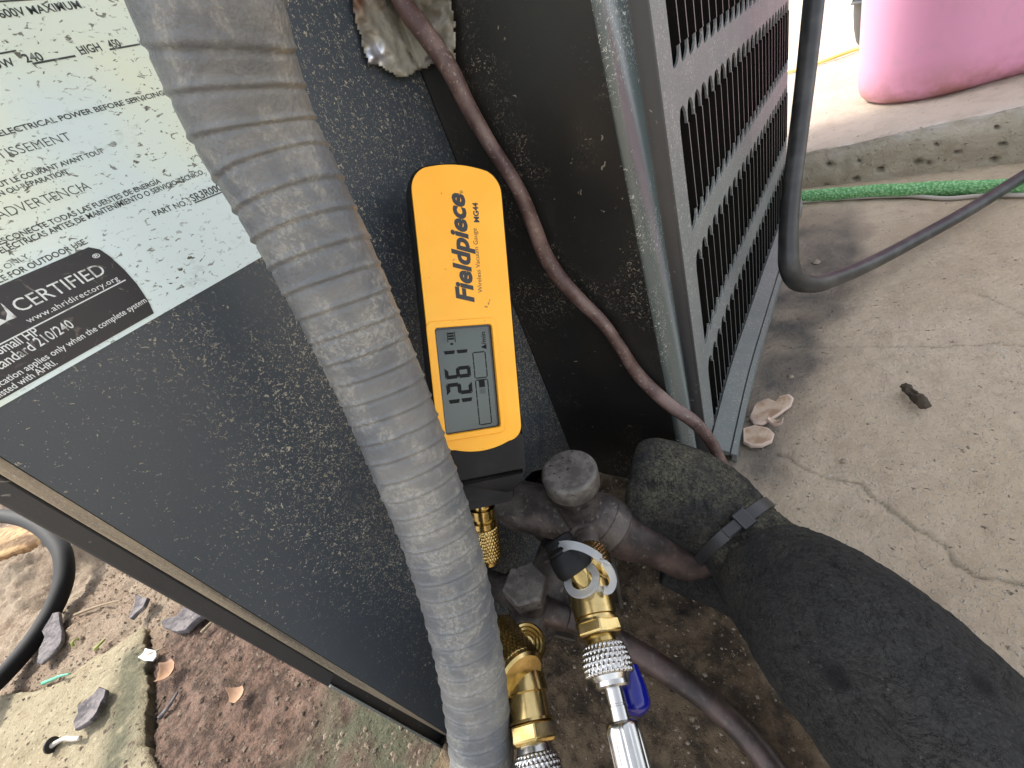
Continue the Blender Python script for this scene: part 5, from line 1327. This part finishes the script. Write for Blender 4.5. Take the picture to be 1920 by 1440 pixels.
# weathered board lying in the sun behind the hose
bd_ = [hit(px_, py_, 2, SZ + 0.02) for px_, py_ in ((-160, 1010), (40, 985), (92, 1010), (-160, 1110))]
bz = np.array([(p[0], p[1], SZ + 0.024) for p in bd_]); lowb = bz - V(0, 0, 0.05)
o = mesh_obj("weathered_board", np.r_[bz, lowb], [(0, 1, 2, 3), (4, 7, 6, 5), (0, 4, 5, 1), (1, 5, 6, 2), (2, 6, 7, 3), (3, 7, 4, 0)], M_wood, None, smooth=False); sharp(o); bevel(o, 0.006, 3)
tag(o, "weathered tan board lying in the soil inside the black hose loop", "board")
# soil crumbs, nobody could count them
def crumbs(name, n, xr, yr, surf, mat, r0, r1, seed, mask=None):
    rg_ = np.random.default_rng(seed); vv = []; ff = []
    base = [(1, 0, 0), (-1, 0, 0), (0, 1, 0), (0, -1, 0), (0, 0, 1), (0, 0, -1)]
    tri = [(0, 2, 4), (2, 1, 4), (1, 3, 4), (3, 0, 4), (2, 0, 5), (1, 2, 5), (3, 1, 5), (0, 3, 5)]
    X = rg_.uniform(*xr, n); Y = rg_.uniform(*yr, n); Z = surf(X, Y)
    R_ = r0 + (r1 - r0) * rg_.random(n) ** 3
    for i in range(n):
        if mask is not None and not mask(X[i], Y[i]): continue
        k = len(vv); sc = R_[i] * rg_.uniform(0.6, 1.3, 3); a = rg_.uniform(0, 6.28)
        for b_ in base:
            x, y, z = np.array(b_) * sc * rg_.uniform(0.75, 1.25)
            vv.append((X[i] + x * math.cos(a) - y * math.sin(a), Y[i] + x * math.sin(a) + y * math.cos(a), Z[i] + z * 0.7))
        ff += [tuple(k + q for q in t_) for t_ in tri]
    o = mesh_obj(name, vv, ff, mat, None, smooth=False, origin=np.zeros(3)); o["kind"] = "stuff"; o["label"] = label_of[name]; return o
label_of = {"soil_crumbs": "loose crumbs of soil scattered over the bare ground", "grit": "fine grit scattered on the concrete"}
def both(X, Y):
    z = soil_z(X, Y); i_ = in_poly(X, Y, flag_xy); return np.where(i_, np.maximum(z, flag_surf(X, Y)), z)
v_soilc = NB("crumb_earth"); c = v_soilc.mix(v_soilc.noise(25, 4), (0.12, 0.085, 0.065), (0.27, 0.215, 0.155)); v_soilc.bump(v_soilc.noise(500, 3), 0.5, 0.001); M_crumb = v_soilc.fin(c, 0.95)
crumbs("soil_crumbs", 9000, (-0.52, 0.0), (-0.42, -0.195), both, M_crumb, 0.0004, 0.0021, 5, mask=lambda x, y: random.random() < (0.22 if in_poly(np.array([x]), np.array([y]), flag_xy)[0] else 1.0))
v_g = NB("grit_stone"); c = v_g.mix(v_g.noise(120, 3), (0.16, 0.12, 0.085), (0.44, 0.38, 0.30)); M_grit = v_g.fin(c, 0.9)
crumbs("grit", 2600, (0.02, 0.30), (-0.20, 0.10), slab_z, M_grit, 0.0003, 0.0012, 6, mask=lambda x, y: x < 0.16 or random.random() < 0.15)
# fungus brackets at the foot of the rail, dropping, little white stones
def SL_(px_, py_, up=0.0): return hit(px_, py_, 2, GZ + up + 0.001)
GF = "fungus pieces by the rail"
chip("dried_fungus", [(1405, 790), (1418, 762), (1440, 755), (1455, 762), (1462, 752), (1480, 747), (1488, 755), (1484, 768), (1466, 782), (1445, 796), (1428, 806), (1415, 804)], 0.004, 0.003, M_fung, "larger pinkish dried fungus piece lying against the base rail", "fungus", SL_, GF, 0.0, (0.02, 0.05), 11)
chip("dried_fungus", [(1394, 812), (1415, 806), (1440, 812), (1452, 822), (1448, 836), (1430, 845), (1408, 846), (1394, 838)], 0.004, 0.0035, M_fung, "smaller rounded fungus piece with white rim at the foot of the base rail", "fungus", SL_, GF, 0.0, (0.0, 0.02), 12)
chip("dried_fungus", [(1440, 796), (1456, 798), (1468, 800), (1466, 808), (1452, 806), (1438, 802)], 0.004, 0.003, M_fung, "thin curled fungus scrap between the two larger pieces", "fungus", SL_, GF, 0.004, (0, 0), 13)
dp = [SL_(1692, 723, 0.004), SL_(1700, 729, 0.005), SL_(1710, 738, 0.005), SL_(1720, 745, 0.005), SL_(1726, 752, 0.006), SL_(1734, 765, 0.004)]
v, f = tube_geo(dp, [.0018, .0028, .0024, .0032, .0036, .0026], 60, 24, lambda s, th: 0.0024 * (vnoise(th * 2, s * 420 + 0 * th, 4) - 0.5))
o = mesh_obj("dropping", v, f, M_drop, None); tag(o, "small dark brown dropping on the concrete to the right of the fungus", "dropping")
for (px_, py_, r_, lb) in ((1532, 492, .0038, "larger yellowish stone chip on the damp concrete inside the cord's bend"), (1494, 490, .0022, "small white stone chip on the shaded concrete nearest the cord"), (1483, 706, .0024, "small white stone chip on the concrete above the fungus"), (1582, 863, .0020, "small pale stone chip on the concrete beside the long crack")):
    p = SL_(px_, py_); rg_ = np.random.default_rng(int(px_)); vv, ff = lathe_geo(p + V(0, 0, -0.001), V(0, 0, 1), [(0, r_ * 0.8), (r_ * 0.4, r_), (r_ * 0.9, r_ * 0.5)], 7)
    vv = p + (vv - p) * rg_.uniform(0.75, 1.25, vv.shape); o = mesh_obj("stone_chip", vv, ff, M_grit, None, smooth=False); tag(o, lb, "stone", "stone chips on the concrete")
